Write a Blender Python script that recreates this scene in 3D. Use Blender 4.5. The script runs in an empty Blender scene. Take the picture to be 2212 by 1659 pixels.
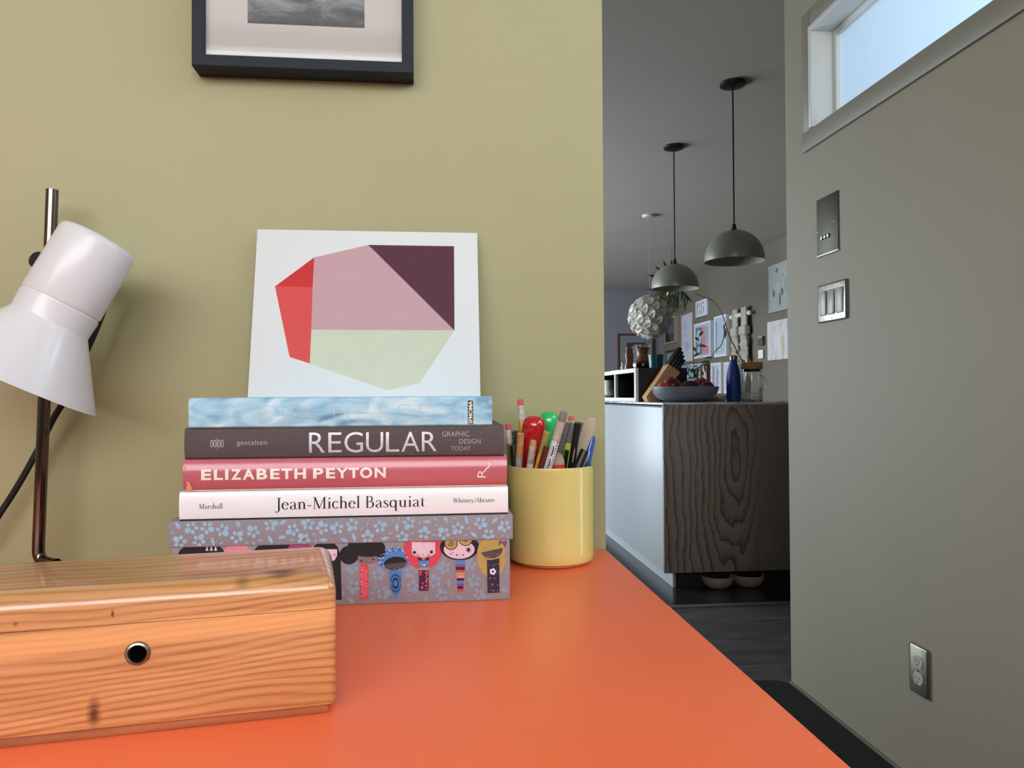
import bpy, bmesh, math, random
from mathutils import Vector, Matrix, Quaternion
random.seed(7)
PI = math.pi
C = bpy.context.scene.collection
SC = bpy.context.scene

def lin(c):
    return tuple(((v/255)/12.92 if v/255 <= .04045 else ((v/255+.055)/1.055)**2.4) for v in c)

# ------------------------------------------------------------------ camera, world, lights
cam = bpy.data.cameras.new('camera')
cam.sensor_fit = 'HORIZONTAL'; cam.sensor_width = 36.0; cam.lens = 36.0*1650/2212
cam.clip_start = .02; cam.clip_end = 100
camo = bpy.data.objects.new('camera', cam); C.objects.link(camo)
YAW, PITCH, ROLL = .1045, .0142, .0053
f_ = Vector((math.sin(YAW)*math.cos(PITCH), math.cos(YAW)*math.cos(PITCH), math.sin(PITCH)))
r_ = Vector((math.cos(YAW), -math.sin(YAW), 0)); u_ = r_.cross(f_)
r2 = r_*math.cos(ROLL) - u_*math.sin(ROLL); u2 = r_*math.sin(ROLL) + u_*math.cos(ROLL)
camo.matrix_world = Matrix(((r2.x, u2.x, -f_.x, 0), (r2.y, u2.y, -f_.y, 0), (r2.z, u2.z, -f_.z, .94), (0, 0, 0, 1)))
SC.camera = camo
SC.view_settings.view_transform = 'Standard'
SC.view_settings.look = 'None'
SC.view_settings.exposure = 0.0
SC.view_settings.gamma = 1.0
SC.view_settings.use_curve_mapping = False
SC.cycles.use_denoising = True
SC.cycles.max_bounces = 7
SC.cycles.diffuse_bounces = 4
SC.cycles.transparent_max_bounces = 12
SC.cycles.sample_clamp_indirect = 6
SC.cycles.caustics_reflective = False
SC.cycles.caustics_refractive = False

w = bpy.data.worlds.new('sky'); SC.world = w; w.use_nodes = True
nt = w.node_tree
bg = nt.nodes['Background']
tc = nt.nodes.new('ShaderNodeTexCoord'); sep = nt.nodes.new('ShaderNodeSeparateXYZ')
rp = nt.nodes.new('ShaderNodeValToRGB')
nt.links.new(tc.outputs['Generated'], sep.inputs[0]); nt.links.new(sep.outputs['Z'], rp.inputs[0])
rp.color_ramp.elements[0].color = (*lin((208, 238, 255)), 1); rp.color_ramp.elements[0].position = .25
rp.color_ramp.elements[1].color = (*lin((178, 207, 240)), 1); rp.color_ramp.elements[1].position = .75
nt.links.new(rp.outputs[0], bg.inputs[0]); bg.inputs[1].default_value = .95

def area(name, loc, direction, sx, sy, power, col):
    l = bpy.data.lights.new(name, 'AREA'); l.shape = 'RECTANGLE'; l.size = sx; l.size_y = sy
    l.energy = power; l.color = col
    o = bpy.data.objects.new(name, l); C.objects.link(o); o.location = loc
    o.rotation_mode = 'QUATERNION'; o.rotation_quaternion = Vector(direction).to_track_quat('-Z', 'Y')
    return o
# daylight through the rear window (behind the camera), the high window and the kitchen glazing, plus an added desk fill
area('daylight_rear', (-.66, -1.98, 2.0), (0, 1, -.14), 3.3, 1.1, 88, (1, .985, .965))
area('daylight_door', (1.32, .56, .92), (-1, 0, 0), .1, 1.5, 1.4, (.96, .98, 1))
area('daylight_high', (1.95, 1.6, 1.95), (-1, 0, 0), 2.2, .8, 7, (.60, .79, 1))
area('desk_fill_high', (1.6, -.15, 1.95), (-1, 0, 0), 1.5, .6, 72, (.80, .9, 1))  # extra lamp added outside the window's unseen end to brighten the desk
area('daylight_kitchen', (-2.2, 7.6, 1.25), (1, 0, 0), 5.2, 2.1, 345, (.78, .885, 1))

# ------------------------------------------------------------------ mesh helpers
class MB:
    def __init__(s): s.v = []; s.f = []; s.m = []
    def add(s, vs, fs, mi=0, M=None):
        b = len(s.v)
        for p in vs:
            s.v.append(tuple(M @ Vector(p)) if M is not None else tuple(p))
        for q in fs:
            s.f.append([b+i for i in q]); s.m.append(mi)
        return s
    def box(s, x0, y0, z0, x1, y1, z1, mi=0, bev=0, seg=2, M=None):
        if bev <= 0:
            vs = [(x, y, z) for x in (x0, x1) for y in (y0, y1) for z in (z0, z1)]
            return s.add(vs, [(0,1,3,2),(4,6,7,5),(0,4,5,1),(2,3,7,6),(0,2,6,4),(1,5,7,3)], mi, M)
        bm = bmesh.new(); bmesh.ops.create_cube(bm, size=1)
        for v in bm.verts:
            v.co = Vector(((x0+x1)/2+v.co.x*(x1-x0), (y0+y1)/2+v.co.y*(y1-y0), (z0+z1)/2+v.co.z*(z1-z0)))
        bmesh.ops.bevel(bm, geom=bm.edges[:], offset=bev, segments=seg, affect='EDGES', profile=.5)
        return s.bm(bm, mi, M)
    def bm(s, bm, mi=0, M=None):
        bm.verts.index_update()
        s.add([v.co[:] for v in bm.verts], [[v.index for v in f.verts] for f in bm.faces], mi, M)
        bm.free(); return s
    def lathe(s, prof, n=32, mi=0, M=None, a0=0.0):
        vs = []; fs = []; rings = []
        for r, z in prof:
            if abs(r) < 1e-7: rings.append([len(vs)]); vs.append((0, 0, z))
            else:
                rings.append(list(range(len(vs), len(vs)+n)))
                vs += [(r*math.cos(a0+2*PI*i/n), r*math.sin(a0+2*PI*i/n), z) for i in range(n)]
        for a, b in zip(rings, rings[1:]):
            for i in range(n):
                j = (i+1) % n
                if len(a) == 1 and len(b) == 1: break
                if len(a) == 1: fs.append((a[0], b[j], b[i]))
                elif len(b) == 1: fs.append((a[i], a[j], b[0]))
                else: fs.append((a[i], a[j], b[j], b[i]))
        return s.add(vs, fs, mi, M)
    def tube(s, pts, r, n=10, mi=0, cap=True, M=None):
        pts = [Vector(p) for p in pts]; k = len(pts)
        rs = r if isinstance(r, (list, tuple)) else [r]*k
        t0 = (pts[1]-pts[0]).normalized()
        up = Vector((0, 0, 1)) if abs(t0.z) < .9 else Vector((1, 0, 0))
        nx = t0.cross(up).normalized()
        vs = []; fs = []
        for i, p in enumerate(pts):
            t = (pts[min(i+1, k-1)]-pts[max(i-1, 0)]).normalized()
            nx = (nx - t*nx.dot(t)).normalized(); ny = t.cross(nx)
            vs += [tuple(p+(nx*math.cos(2*PI*j/n)+ny*math.sin(2*PI*j/n))*rs[i]) for j in range(n)]
        for i in range(k-1):
            for j in range(n):
                q = (j+1) % n
                fs.append((i*n+j, i*n+q, (i+1)*n+q, (i+1)*n+j))
        if cap: fs += [list(range(n))[::-1], [(k-1)*n+j for j in range(n)]]
        return s.add(vs, fs, mi, M)
    def extrude(s, prof, x0, x1, mi=0, M=None):       # closed (y,z) outline swept along x
        n = len(prof)
        vs = [(x0, y, z) for y, z in prof]+[(x1, y, z) for y, z in prof]
        fs = [(i, (i+1) % n, n+(i+1) % n, n+i) for i in range(n)]
        fs += [list(range(n))[::-1], [n+i for i in range(n)]]
        return s.add(vs, fs, mi, M)
    def poly(s, pts, mi=0, M=None): return s.add(pts, [list(range(len(pts)))], mi, M)
    def build(s, name, mats, parent=None, smooth=35, loc=None):
        me = bpy.data.meshes.new(name); me.from_pydata(s.v, [], s.f)
        if not isinstance(mats, (list, tuple)): mats = [mats]
        for m in mats: me.materials.append(m)
        for p, mi in zip(me.polygons, s.m): p.material_index = mi
        me.validate(); me.update()
        bm = bmesh.new(); bm.from_mesh(me); bmesh.ops.recalc_face_normals(bm, faces=bm.faces[:]); bm.to_mesh(me); bm.free()
        if smooth:
            for p in me.polygons: p.use_smooth = True
            me.set_sharp_from_angle(angle=math.radians(smooth))
        o = bpy.data.objects.new(name, me); C.objects.link(o)
        if parent is not None: o.parent = parent
        if loc: o.location = loc
        return o

def thing(name, label, cat, loc=(0, 0, 0), rz=0, group=None, quat=None):
    o = bpy.data.objects.new(name, None); C.objects.link(o); o.location = loc
    o.empty_display_size = .02
    if quat is not None: o.rotation_mode = 'QUATERNION'; o.rotation_quaternion = quat
    else: o.rotation_euler = (0, 0, rz)
    return tag(o, label, cat, group)
def tag(o, label, cat, group=None):
    o['label'] = label; o['category'] = cat
    if group: o['group'] = group
    return o
def struct(o):
    o['kind'] = 'structure'; return o
def plabel(o, label): o['label'] = label; return o
def dup(root, loc, label):
    r = root.copy(); C.objects.link(r); r.location = loc; r['label'] = label
    for ch in list(root.children):
        c = ch.copy(); C.objects.link(c); c.parent = r
        for g in list(ch.children):
            d = g.copy(); C.objects.link(d); d.parent = c
    return r
def catmull(p, sub=6):
    if len(p) < 3: return [tuple(q) for q in p]
    out = []; n = len(p)
    for i in range(n-1):
        a, b, c, d = p[max(i-1, 0)], p[i], p[i+1], p[min(i+2, n-1)]
        for k in range(sub):
            t = k/sub
            out.append(tuple(.5*((2*b[j])+(-a[j]+c[j])*t+(2*a[j]-5*b[j]+4*c[j]-d[j])*t*t+(-a[j]+3*b[j]-3*c[j]+d[j])*t**3) for j in range(len(b))))
    out.append(tuple(p[-1])); return out

# ------------------------------------------------------------------ materials
def newmat(name):
    m = bpy.data.materials.new(name); m.use_nodes = True
    return m, m.node_tree, m.node_tree.nodes['Principled BSDF']
def N(t, typ, **kw):
    n = t.nodes.new('ShaderNode'+typ)
    for k, v in kw.items():
        if k.startswith('i_'):
            key = k[2:].replace('_', ' '); n.inputs[int(key) if key.isdigit() else key].default_value = v
        else: setattr(n, k, v)
    return n
def L(t, a, b): t.links.new(a, b)
def coords(t, scale=(1, 1, 1), rot=(0, 0, 0), loc=(0, 0, 0)):
    tc = N(t, 'TexCoord'); mp = N(t, 'Mapping')
    mp.inputs['Scale'].default_value = scale; mp.inputs['Rotation'].default_value = rot; mp.inputs['Location'].default_value = loc
    L(t, tc.outputs['Object'], mp.inputs['Vector']); return mp.outputs[0]
def ramp(t, fac, stops, interp='LINEAR'):
    r = N(t, 'ValToRGB'); r.color_ramp.interpolation = interp
    while len(r.color_ramp.elements) < len(stops): r.color_ramp.elements.new(.5)
    for e, (p, c) in zip(r.color_ramp.elements, stops): e.position = p; e.color = (*c, 1) if len(c) == 3 else c
    L(t, fac, r.inputs[0]); return r.outputs[0]
def mth(t, op, a, b=None):
    n = N(t, 'Math', operation=op)
    for i, v in enumerate((a, b)):
        if v is None: continue
        if isinstance(v, (int, float)): n.inputs[i].default_value = v
        else: L(t, v, n.inputs[i])
    return n.outputs[0]
def mixc(t, fac, a, b):
    n = N(t, 'Mix', data_type='RGBA')
    for i, v in ((0, fac), (6, a), (7, b)):
        if isinstance(v, (int, float)): n.inputs[i].default_value = v
        elif isinstance(v, tuple): n.inputs[i].default_value = (*v, 1)
        else: L(t, v, n.inputs[i])
    return n.outputs[2]

def pm(name, rgb, rough=.5, metal=0, var=.06, scale=20, bump=0, bscale=300, coat=0, spec=.5, stretch=(1, 1, 1), trans=0, ior=1.45, sheen=0):
    """painted / plain surface: base colour with a gentle noise variation and optional fine bump"""
    m, t, b = newmat(name)
    v = coords(t, stretch)
    n = N(t, 'TexNoise'); n.inputs['Scale'].default_value = scale; n.inputs['Detail'].default_value = 4
    L(t, v, n.inputs['Vector'])
    c = lin(rgb); lo = tuple(x*(1-var) for x in c); hi = tuple(min(1, x*(1+var)) for x in c)
    L(t, ramp(t, n.outputs[0], [(.3, lo), (.7, hi)]), b.inputs['Base Color'])
    b.inputs['Roughness'].default_value = rough; b.inputs['Metallic'].default_value = metal
    b.inputs['Specular IOR Level'].default_value = spec; b.inputs['Coat Weight'].default_value = coat
    b.inputs['Transmission Weight'].default_value = trans; b.inputs['IOR'].default_value = ior
    if coat: b.inputs['Coat Roughness'].default_value = .08
    if bump:
        n2 = N(t, 'TexNoise'); n2.inputs['Scale'].default_value = bscale; n2.inputs['Detail'].default_value = 2
        L(t, v, n2.inputs['Vector'])
        bp = N(t, 'Bump'); bp.inputs['Strength'].default_value = bump; bp.inputs['Distance'].default_value = .002
        L(t, n2.outputs[0], bp.inputs['Height']); L(t, bp.outputs[0], b.inputs['Normal'])
    return m

def glass_sheet(name, tint=(1, 1, 1), f0=.05, rough=0.0):
    m = bpy.data.materials.new(name); m.use_nodes = True; t = m.node_tree; t.nodes.clear()
    out = N(t, 'OutputMaterial'); mx = N(t, 'MixShader'); tr = N(t, 'BsdfTransparent'); gl = N(t, 'BsdfGlossy'); g = N(t, 'NewGeometry')
    dt = N(t, 'VectorMath', operation='DOT_PRODUCT'); L(t, g.outputs['Incoming'], dt.inputs[0]); L(t, g.outputs['Normal'], dt.inputs[1])
    sch = mth(t, 'POWER', mth(t, 'SUBTRACT', 1.0, mth(t, 'ABSOLUTE', dt.outputs['Value'])), 5.0)
    fac = mth(t, 'ADD', f0, mth(t, 'MULTIPLY', sch, 1-f0))
    gl.inputs['Roughness'].default_value = rough; tr.inputs[0].default_value = (*tint, 1)
    L(t, fac, mx.inputs[0]); L(t, tr.outputs[0], mx.inputs[1]); L(t, gl.outputs[0], mx.inputs[2]); L(t, mx.outputs[0], out.inputs[0])
    return m

M_wallY = pm('olive_wall_paint', (165, 159, 119), .55, var=.025, scale=3, bump=.05, bscale=500)
M_wallR = pm('greige_wall_paint', (164, 154, 132), .6, var=.02, scale=3, bump=.03, bscale=500)
M_wallRtrim = pm('greige_trim_paint', (150, 143, 126), .4, var=.02, scale=3)
M_wallK = pm('taupe_gallery_paint', (112, 103, 90), .7, var=.03, scale=2)
M_wallFar = pm('grey_lilac_paint', (138, 134, 140), .7, var=.03, scale=2)
M_ceil = pm('ceiling_paint', (184, 175, 162), .85, var=.02, scale=2)
M_white = pm('white_gloss_paint', (232, 231, 225), .35, var=.02, scale=10)
M_black = pm('black_lacquer', (13, 12, 12), .45, var=.2, scale=20)
M_frameblk = pm('blue_black_frame_stain', (34, 38, 46), .6, var=.12, spec=.25, scale=40, stretch=(1, 1, 6))
M_mat = pm('warm_mat_board', (205, 200, 196), .8, var=.015, scale=5)
M_glass = glass_sheet('picture_glass', f0=.065)
M_steel = pm('brushed_steel', (140, 138, 128), .32, 1, var=.1, scale=30, stretch=(1, 1, 20))
M_darksteel = pm('dark_brushed_steel', (74, 71, 60), .5, .85, var=.1, scale=30, stretch=(1, 1, 20))
M_midsteel = pm('grey_brushed_steel', (150, 147, 130), .42, 1, var=.1, scale=30, stretch=(1, 1, 20))
M_chrome = pm('chrome', (112, 100, 96), .12, 1, var=.04, scale=20)
M_rubber = pm('black_rubber', (16, 15, 15), .5, var=.15)
M_lampwhite = pm('lamp_white_enamel', (216, 216, 220), .3, var=.015, scale=8, coat=.15)
M_yel = pm('pale_yellow_glaze', (216, 200, 122), .14, var=.04, scale=14, coat=.5)
M_foot = pm('unglazed_foot', (190, 120, 70), .7)

M_frost = bpy.data.materials.new('frosted_glass'); M_frost.use_nodes = True
_t = M_frost.node_tree; _tl = N(_t, 'BsdfTranslucent'); _tl.inputs[0].default_value = (.93, .97, 1, 1); _gl = N(_t, 'BsdfGlossy'); _gl.inputs['Roughness'].default_value = .25
_mx = N(_t, 'MixShader'); _mx.inputs[0].default_value = .04; L(_t, _tl.outputs[0], _mx.inputs[1]); L(_t, _gl.outputs[0], _mx.inputs[2]); L(_t, _mx.outputs[0], _t.nodes['Material Output'].inputs[0])
def mat_desk():
    m, t, b = newmat('orange_laminate'); v = coords(t)
    n = N(t, 'TexNoise', i_Scale=6.0, i_Detail=3.0); L(t, v, n.inputs['Vector'])
    s = N(t, 'TexVoronoi', i_Scale=34.0); L(t, v, s.inputs['Vector'])
    base = ramp(t, n.outputs[0], [(.3, lin((243, 112, 68))), (.7, lin((246, 117, 72)))])
    speck = ramp(t, s.outputs['Distance'], [(.02, (1, 1, 1)), (.035, (0, 0, 0))])
    L(t, mixc(t, mth(t, 'MULTIPLY', speck, .35), base, lin((240, 190, 165))), b.inputs['Base Color'])
    b.inputs['Roughness'].default_value = .34; b.inputs['Specular IOR Level'].default_value = .45
    return m
M_desk = mat_desk()
M_deskleg = pm('desk_leg_steel', (60, 58, 56), .4, .8)

def mat_cedar():
    m, t, b = newmat('varnished_cedar')
    v = coords(t, (1, 1, 1))
    n1 = N(t, 'TexNoise', i_Scale=7.0, i_Detail=2.0)
    vs = coords(t, (.55, 1, 2.4)); L(t, vs, n1.inputs['Vector'])
    sp = N(t, 'SeparateXYZ'); L(t, v, sp.inputs[0])
    # slanted growth-ring lines along the length
    ph = mth(t, 'ADD', mth(t, 'MULTIPLY', sp.outputs['Z'], 230.0), mth(t, 'MULTIPLY', n1.outputs[0], 9.0))
    ph = mth(t, 'ADD', ph, mth(t, 'MULTIPLY', sp.outputs['X'], -14.0))
    ph = mth(t, 'ADD', ph, mth(t, 'MULTIPLY', sp.outputs['Y'], 110.0))
    w1 = mth(t, 'ABSOLUTE', mth(t, 'SUBTRACT', mth(t, 'MULTIPLY', mth(t, 'FRACT', ph), 2.0), 1.0))
    n2 = N(t, 'TexNoise', i_Scale=1.0, i_Detail=5.0); L(t, coords(t, (14, 160, 330)), n2.inputs['Vector'])
    line = mth(t, 'ADD', mth(t, 'MULTIPLY', mth(t, 'POWER', w1, 2.0), .36), mth(t, 'MULTIPLY', n2.outputs[0], .78))
    grain = ramp(t, line, [(.22, lin((216, 170, 120))), (.45, lin((203, 151, 99))), (.68, lin((180, 123, 73))), (.95, lin((142, 89, 51)))])
    # broad heartwood / sapwood zones
    n3 = N(t, 'TexNoise', i_Scale=1.0, i_Detail=2.0); L(t, coords(t, (4, 9, 26), loc=(.3, .2, .1)), n3.inputs['Vector'])
    zone = ramp(t, n3.outputs[0], [(.38, (0, 0, 0)), (.62, (1, 1, 1))])
    col = mixc(t, mth(t, 'MULTIPLY', zone, .38), grain, lin((172, 110, 62)))
    # pale sapwood stripe running across the upper front
    zc = mth(t, 'ADD', .0495, mth(t, 'ADD', mth(t, 'MULTIPLY', sp.outputs['X'], .03), mth(t, 'MULTIPLY', n1.outputs[0], .004)))
    d = mth(t, 'ABSOLUTE', mth(t, 'SUBTRACT', sp.outputs['Z'], zc))
    sap = ramp(t, d, [(.0035, (1, 1, 1)), (.0055, (0, 0, 0))])
    front = mth(t, 'LESS_THAN', sp.outputs['Y'], .006)
    col = mixc(t, mth(t, 'MULTIPLY', mth(t, 'MULTIPLY', sap, front), .8), col, lin((232, 172, 112)))
    # knots: dark spots with their own shape
    for (x, y, z, sx, sz, k) in ((.0845, .0, .0145, .0045, .010, .9), (.181, .012, .0805, .011, .006, .85), (.160, .006, .079, .006, .004, .5), (.0935, .0, .0675, .0012, .0026, .95), (.047, .0, .0655, .0016, .0018, .6)):
        dx = mth(t, 'DIVIDE', mth(t, 'SUBTRACT', sp.outputs['X'], x), sx)
        dz = mth(t, 'DIVIDE', mth(t, 'SUBTRACT', sp.outputs['Z'], z), sz)
        dy = mth(t, 'DIVIDE', mth(t, 'SUBTRACT', sp.outputs['Y'], y), .013)
        r = mth(t, 'SQRT', mth(t, 'ADD', mth(t, 'ADD', mth(t, 'MULTIPLY', dx, dx), mth(t, 'MULTIPLY', dz, dz)), mth(t, 'MULTIPLY', dy, dy)))
        r = mth(t, 'ADD', r, mth(t, 'MULTIPLY', mth(t, 'SUBTRACT', n2.outputs[0], .5), 1.3))
        kf = ramp(t, r, [(.25, (1, 1, 1)), (1.0, (0, 0, 0))])
        col = mixc(t, mth(t, 'MULTIPLY', kf, k), col, lin((66, 32, 20)))
    L(t, col, b.inputs['Base Color'])
    b.inputs['Roughness'].default_value = .38; b.inputs['Coat Weight'].default_value = .8; b.inputs['Coat Roughness'].default_value = .1
    bp = N(t, 'Bump', i_Strength=.08, i_Distance=.001); L(t, line, bp.inputs['Height']); L(t, bp.outputs[0], b.inputs['Normal'])
    return m
M_cedar = mat_cedar()
M_cedarfoot = pm('reddish_cedar_foot', (160, 98, 62), .4, var=.2, scale=8, stretch=(2, 8, 20), coat=.5)

def mat_oak():
    m, t, b = newmat('dark_stained_oak'); tc = N(t, 'TexCoord'); sp = N(t, 'SeparateXYZ'); L(t, tc.outputs['Object'], sp.inputs[0])
    n = N(t, 'TexNoise', i_Scale=1.0, i_Detail=3.0); L(t, coords(t, (5, 5, 2.0)), n.inputs['Vector'])
    # cathedral figure: long ovals round one heart plus a sweep beside it
    dx = mth(t, 'SUBTRACT', sp.outputs['X'], .345); dz = mth(t, 'MULTIPLY', mth(t, 'SUBTRACT', sp.outputs['Z'], .60), .22)
    r = mth(t, 'SQRT', mth(t, 'ADD', mth(t, 'MULTIPLY', dx, dx), mth(t, 'MULTIPLY', dz, dz)))
    n4 = N(t, 'TexNoise', i_Scale=1.0, i_Detail=5.0); L(t, coords(t, (60, 60, 26)), n4.inputs['Vector'])
    ph = mth(t, 'ADD', mth(t, 'MULTIPLY', r, 30.0), mth(t, 'MULTIPLY', n.outputs[0], 4.6))
    ph = mth(t, 'ADD', ph, mth(t, 'MULTIPLY', n4.outputs[0], .55))
    fr = mth(t, 'FRACT', ph)
    n2 = N(t, 'TexNoise', i_Scale=1.0, i_Detail=4.0); L(t, coords(t, (260, 260, 7)), n2.inputs['Vector'])
    ln = mth(t, 'ADD', mth(t, 'MULTIPLY', fr, .8), mth(t, 'MULTIPLY', n2.outputs[0], .3))
    c = ramp(t, ln, [(.2, lin((152, 133, 122))), (.66, lin((140, 123, 113))), (.84, lin((100, 90, 85))), (1.0, lin((80, 73, 70)))])
    # quieter straight-grained board to the right
    quiet = ramp(t, mth(t, 'ADD', sp.outputs['X'], mth(t, 'MULTIPLY', n.outputs[0], .05)), [(.43, (0, 0, 0)), (.50, (1, 1, 1))])
    qc = ramp(t, n2.outputs[0], [(.3, lin((120, 112, 108))), (.7, lin((142, 132, 126)))])
    L(t, mixc(t, quiet, c, qc), b.inputs['Base Color']); b.inputs['Roughness'].default_value = .5
    return m
M_oak = mat_oak()

def mat_floor():
    m, t, b = newmat('black_stained_planks'); v = coords(t, loc=(.3, .07, 0))
    br = N(t, 'TexBrick', offset=.37); br.inputs['Scale'].default_value = 1
    br.inputs['Brick Width'].default_value = 2.1; br.inputs['Row Height'].default_value = .262; br.inputs['Mortar Size'].default_value = .004
    br.inputs['Color1'].default_value = (*lin((86, 85, 87)), 1); br.inputs['Color2'].default_value = (*lin((96, 95, 97)), 1); br.inputs['Mortar'].default_value = (*lin((116, 115, 114)), 1)
    L(t, v, br.inputs['Vector'])
    n = N(t, 'TexNoise', i_Scale=1.0, i_Detail=6.0); L(t, coords(t, (5, 14, 1)), n.inputs['Vector'])
    d = ramp(t, n.outputs[0], [(.3, (.8, .8, .8)), (.7, (1.1, 1.1, 1.1))])
    mm = N(t, 'Mix', data_type='RGBA', blend_type='MULTIPLY'); mm.inputs[0].default_value = 1
    L(t, br.outputs[0], mm.inputs[6]); L(t, d, mm.inputs[7]); L(t, mm.outputs[2], b.inputs['Base Color'])
    L(t, ramp(t, n.outputs[0], [(.3, (.36,)*3), (.7, (.55,)*3)]), b.inputs['Roughness'])
    return m
M_floor = mat_floor()

def cloth(name, rgb, rough=.85):
    m, t, b = newmat(name); v = coords(t)
    w1 = N(t, 'TexWave', wave_type='BANDS', bands_direction='X'); w1.inputs['Scale'].default_value = 900; L(t, v, w1.inputs['Vector'])
    w2 = N(t, 'TexWave', wave_type='BANDS', bands_direction='Z'); w2.inputs['Scale'].default_value = 900; L(t, v, w2.inputs['Vector'])
    s = mth(t, 'MULTIPLY', mth(t, 'ADD', w1.outputs[1], w2.outputs[1]), .5)
    n = N(t, 'TexNoise', i_Scale=500.0, i_Detail=5.0); L(t, v, n.inputs['Vector'])
    s = mth(t, 'ADD', mth(t, 'MULTIPLY', s, .3), mth(t, 'MULTIPLY', n.outputs[0], .7)); c = lin(rgb)
    L(t, ramp(t, s, [(.2, tuple(x*.78 for x in c)), (.8, tuple(min(1, x*1.18) for x in c))]), b.inputs['Base Color'])
    b.inputs['Roughness'].default_value = rough
    return m
M_box = cloth('grey_lilac_print_cloth', (146, 138, 146))
M_regular = cloth('charcoal_book_cloth', (84, 74, 73))

def mat_sea():
    m, t, b = newmat('watery_blue_cover')
    n = N(t, 'TexNoise', i_Scale=1.0, i_Detail=9.0, i_Distortion=1.9); L(t, coords(t, (22, 22, 52)), n.inputs['Vector'])
    n2 = N(t, 'TexNoise', i_Scale=1.0, i_Detail=7.0); L(t, coords(t, (60, 60, 170)), n2.inputs['Vector'])
    s = mth(t, 'ADD', mth(t, 'MULTIPLY', n.outputs[0], .75), mth(t, 'MULTIPLY', n2.outputs[0], .25))
    c = ramp(t, s, [(.3, lin((104, 150, 184))), (.44, lin((146, 192, 218))), (.55, lin((172, 212, 232))), (.68, lin((214, 230, 240)))])
    tc = N(t, 'TexCoord'); sp = N(t, 'SeparateXYZ'); L(t, tc.outputs['Object'], sp.inputs[0])
    # deeper blue patch in the middle of the cover picture
    px = mth(t, 'DIVIDE', mth(t, 'SUBTRACT', sp.outputs['X'], .128), .045)
    pz = mth(t, 'DIVIDE', mth(t, 'SUBTRACT', sp.outputs['Z'], .006), .012)
    rr = mth(t, 'ADD', mth(t, 'ADD', mth(t, 'MULTIPLY', px, px), mth(t, 'MULTIPLY', pz, pz)), mth(t, 'MULTIPLY', n.outputs[0], 1.5))
    L(t, mixc(t, mth(t, 'MULTIPLY', ramp(t, rr, [(.6, (1, 1, 1)), (1.7, (0, 0, 0))]), .75), c, lin((84, 124, 158))), b.inputs['Base Color'])
    b.inputs['Roughness'].default_value = .4
    return m
M_sea = mat_sea()
M_pink = pm('rose_dust_jacket', (188, 96, 108), .25, var=.04, scale=9, coat=.4)
M_ivory = pm('ivory_board', (226, 208, 190), .6)
M_bwhite = pm('white_dust_jacket', (240, 240, 246), .3, var=.015, scale=9, coat=.25)
M_pages = pm('paper_block', (226, 216, 196), .85, var=.1, scale=1, stretch=(2, 2, 900))
M_ink = pm('black_ink', (22, 20, 22), .5)
M_silver = pm('silver_foil', (206, 204, 216), .45, .2, var=.16, scale=420)
M_greylet = pm('grey_print', (188, 180, 182), .6, var=.05)
M_cream = pm('cream_print', (240, 230, 222), .5, var=.02)
M_outline = pm('blue_grey_outline', (120, 150, 172), .5)
M_paper = pm('white_card', (216, 219, 221), .75, var=.012, scale=6, bump=.04, bscale=700)

# ------------------------------------------------------------------ lettering
_cache = {}
def glyph(body, bold=0.0):
    k = (body, bold)
    if k in _cache: return _cache[k]
    cu = bpy.data.curves.new('letter', 'FONT'); cu.body = body; cu.offset = bold; cu.resolution_u = 5
    o = bpy.data.objects.new('letter', cu); C.objects.link(o)
    dg = bpy.context.evaluated_depsgraph_get()
    me = bpy.data.meshes.new_from_object(o.evaluated_get(dg))
    vs = [(v.co.x, v.co.y) for v in me.vertices]; fs = [list(p.vertices) for p in me.polygons]
    bpy.data.objects.remove(o); bpy.data.curves.remove(cu); bpy.data.meshes.remove(me)
    bm = bmesh.new(); bv = [bm.verts.new((x, y, 0)) for x, y in vs]
    for f in fs:
        try: bm.faces.new([bv[i] for i in f])
        except ValueError: pass
    lo, hi = min(v[1] for v in vs), max(v[1] for v in vs)
    for i in range(1, 9):
        bmesh.ops.bisect_plane(bm, geom=bm.verts[:]+bm.edges[:]+bm.faces[:], plane_co=(0, lo+(hi-lo)*i/9, 0), plane_no=(0, 1, 0))
    bm.verts.index_update(); vs = [(v.co.x, v.co.y) for v in bm.verts]; fs = [[v.index for v in f.verts] for f in bm.faces]; bm.free()
    _cache[k] = (vs, fs); return _cache[k]
def put(mb, body, x0, x1, z0, z1, mapf, mi=0, bold=0.0, rot=False, slope=0.0):
    vs, fs = glyph(body, bold)
    ax, bx = min(v[0] for v in vs), max(v[0] for v in vs); ay, by = min(v[1] for v in vs), max(v[1] for v in vs)
    out = []
    for x, y in vs:
        u, v = (x-ax)/(bx-ax), (y-ay)/(by-ay)
        if rot: u, v = 1-v, u
        X = x0+(x1-x0)*u
        out.append(mapf(X, z0+(z1-z0)*v+slope*(X-x0)))
    mb.add(out, fs, mi)
def ribbon(mb, pts, mapf, mi=0):
    pts = catmull(pts) if len(pts) > 2 else [tuple(pts[0][j]+(pts[1][j]-pts[0][j])*i/8 for j in range(3)) for i in range(9)]
    n = len(pts); vs = []; fs = []
    for i, (x, y, wd) in enumerate(pts):
        a, b = pts[max(i-1, 0)], pts[min(i+1, n-1)]
        dx, dy = b[0]-a[0], b[1]-a[1]; l = math.hypot(dx, dy) or 1
        nx, ny = -dy/l*wd/2, dx/l*wd/2
        vs += [mapf(x+nx, y+ny), mapf(x-nx, y-ny)]
    for i in range(n-1): fs.append((2*i, 2*i+1, 2*i+3, 2*i+2))
    mb.add(vs, fs, mi)
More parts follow.
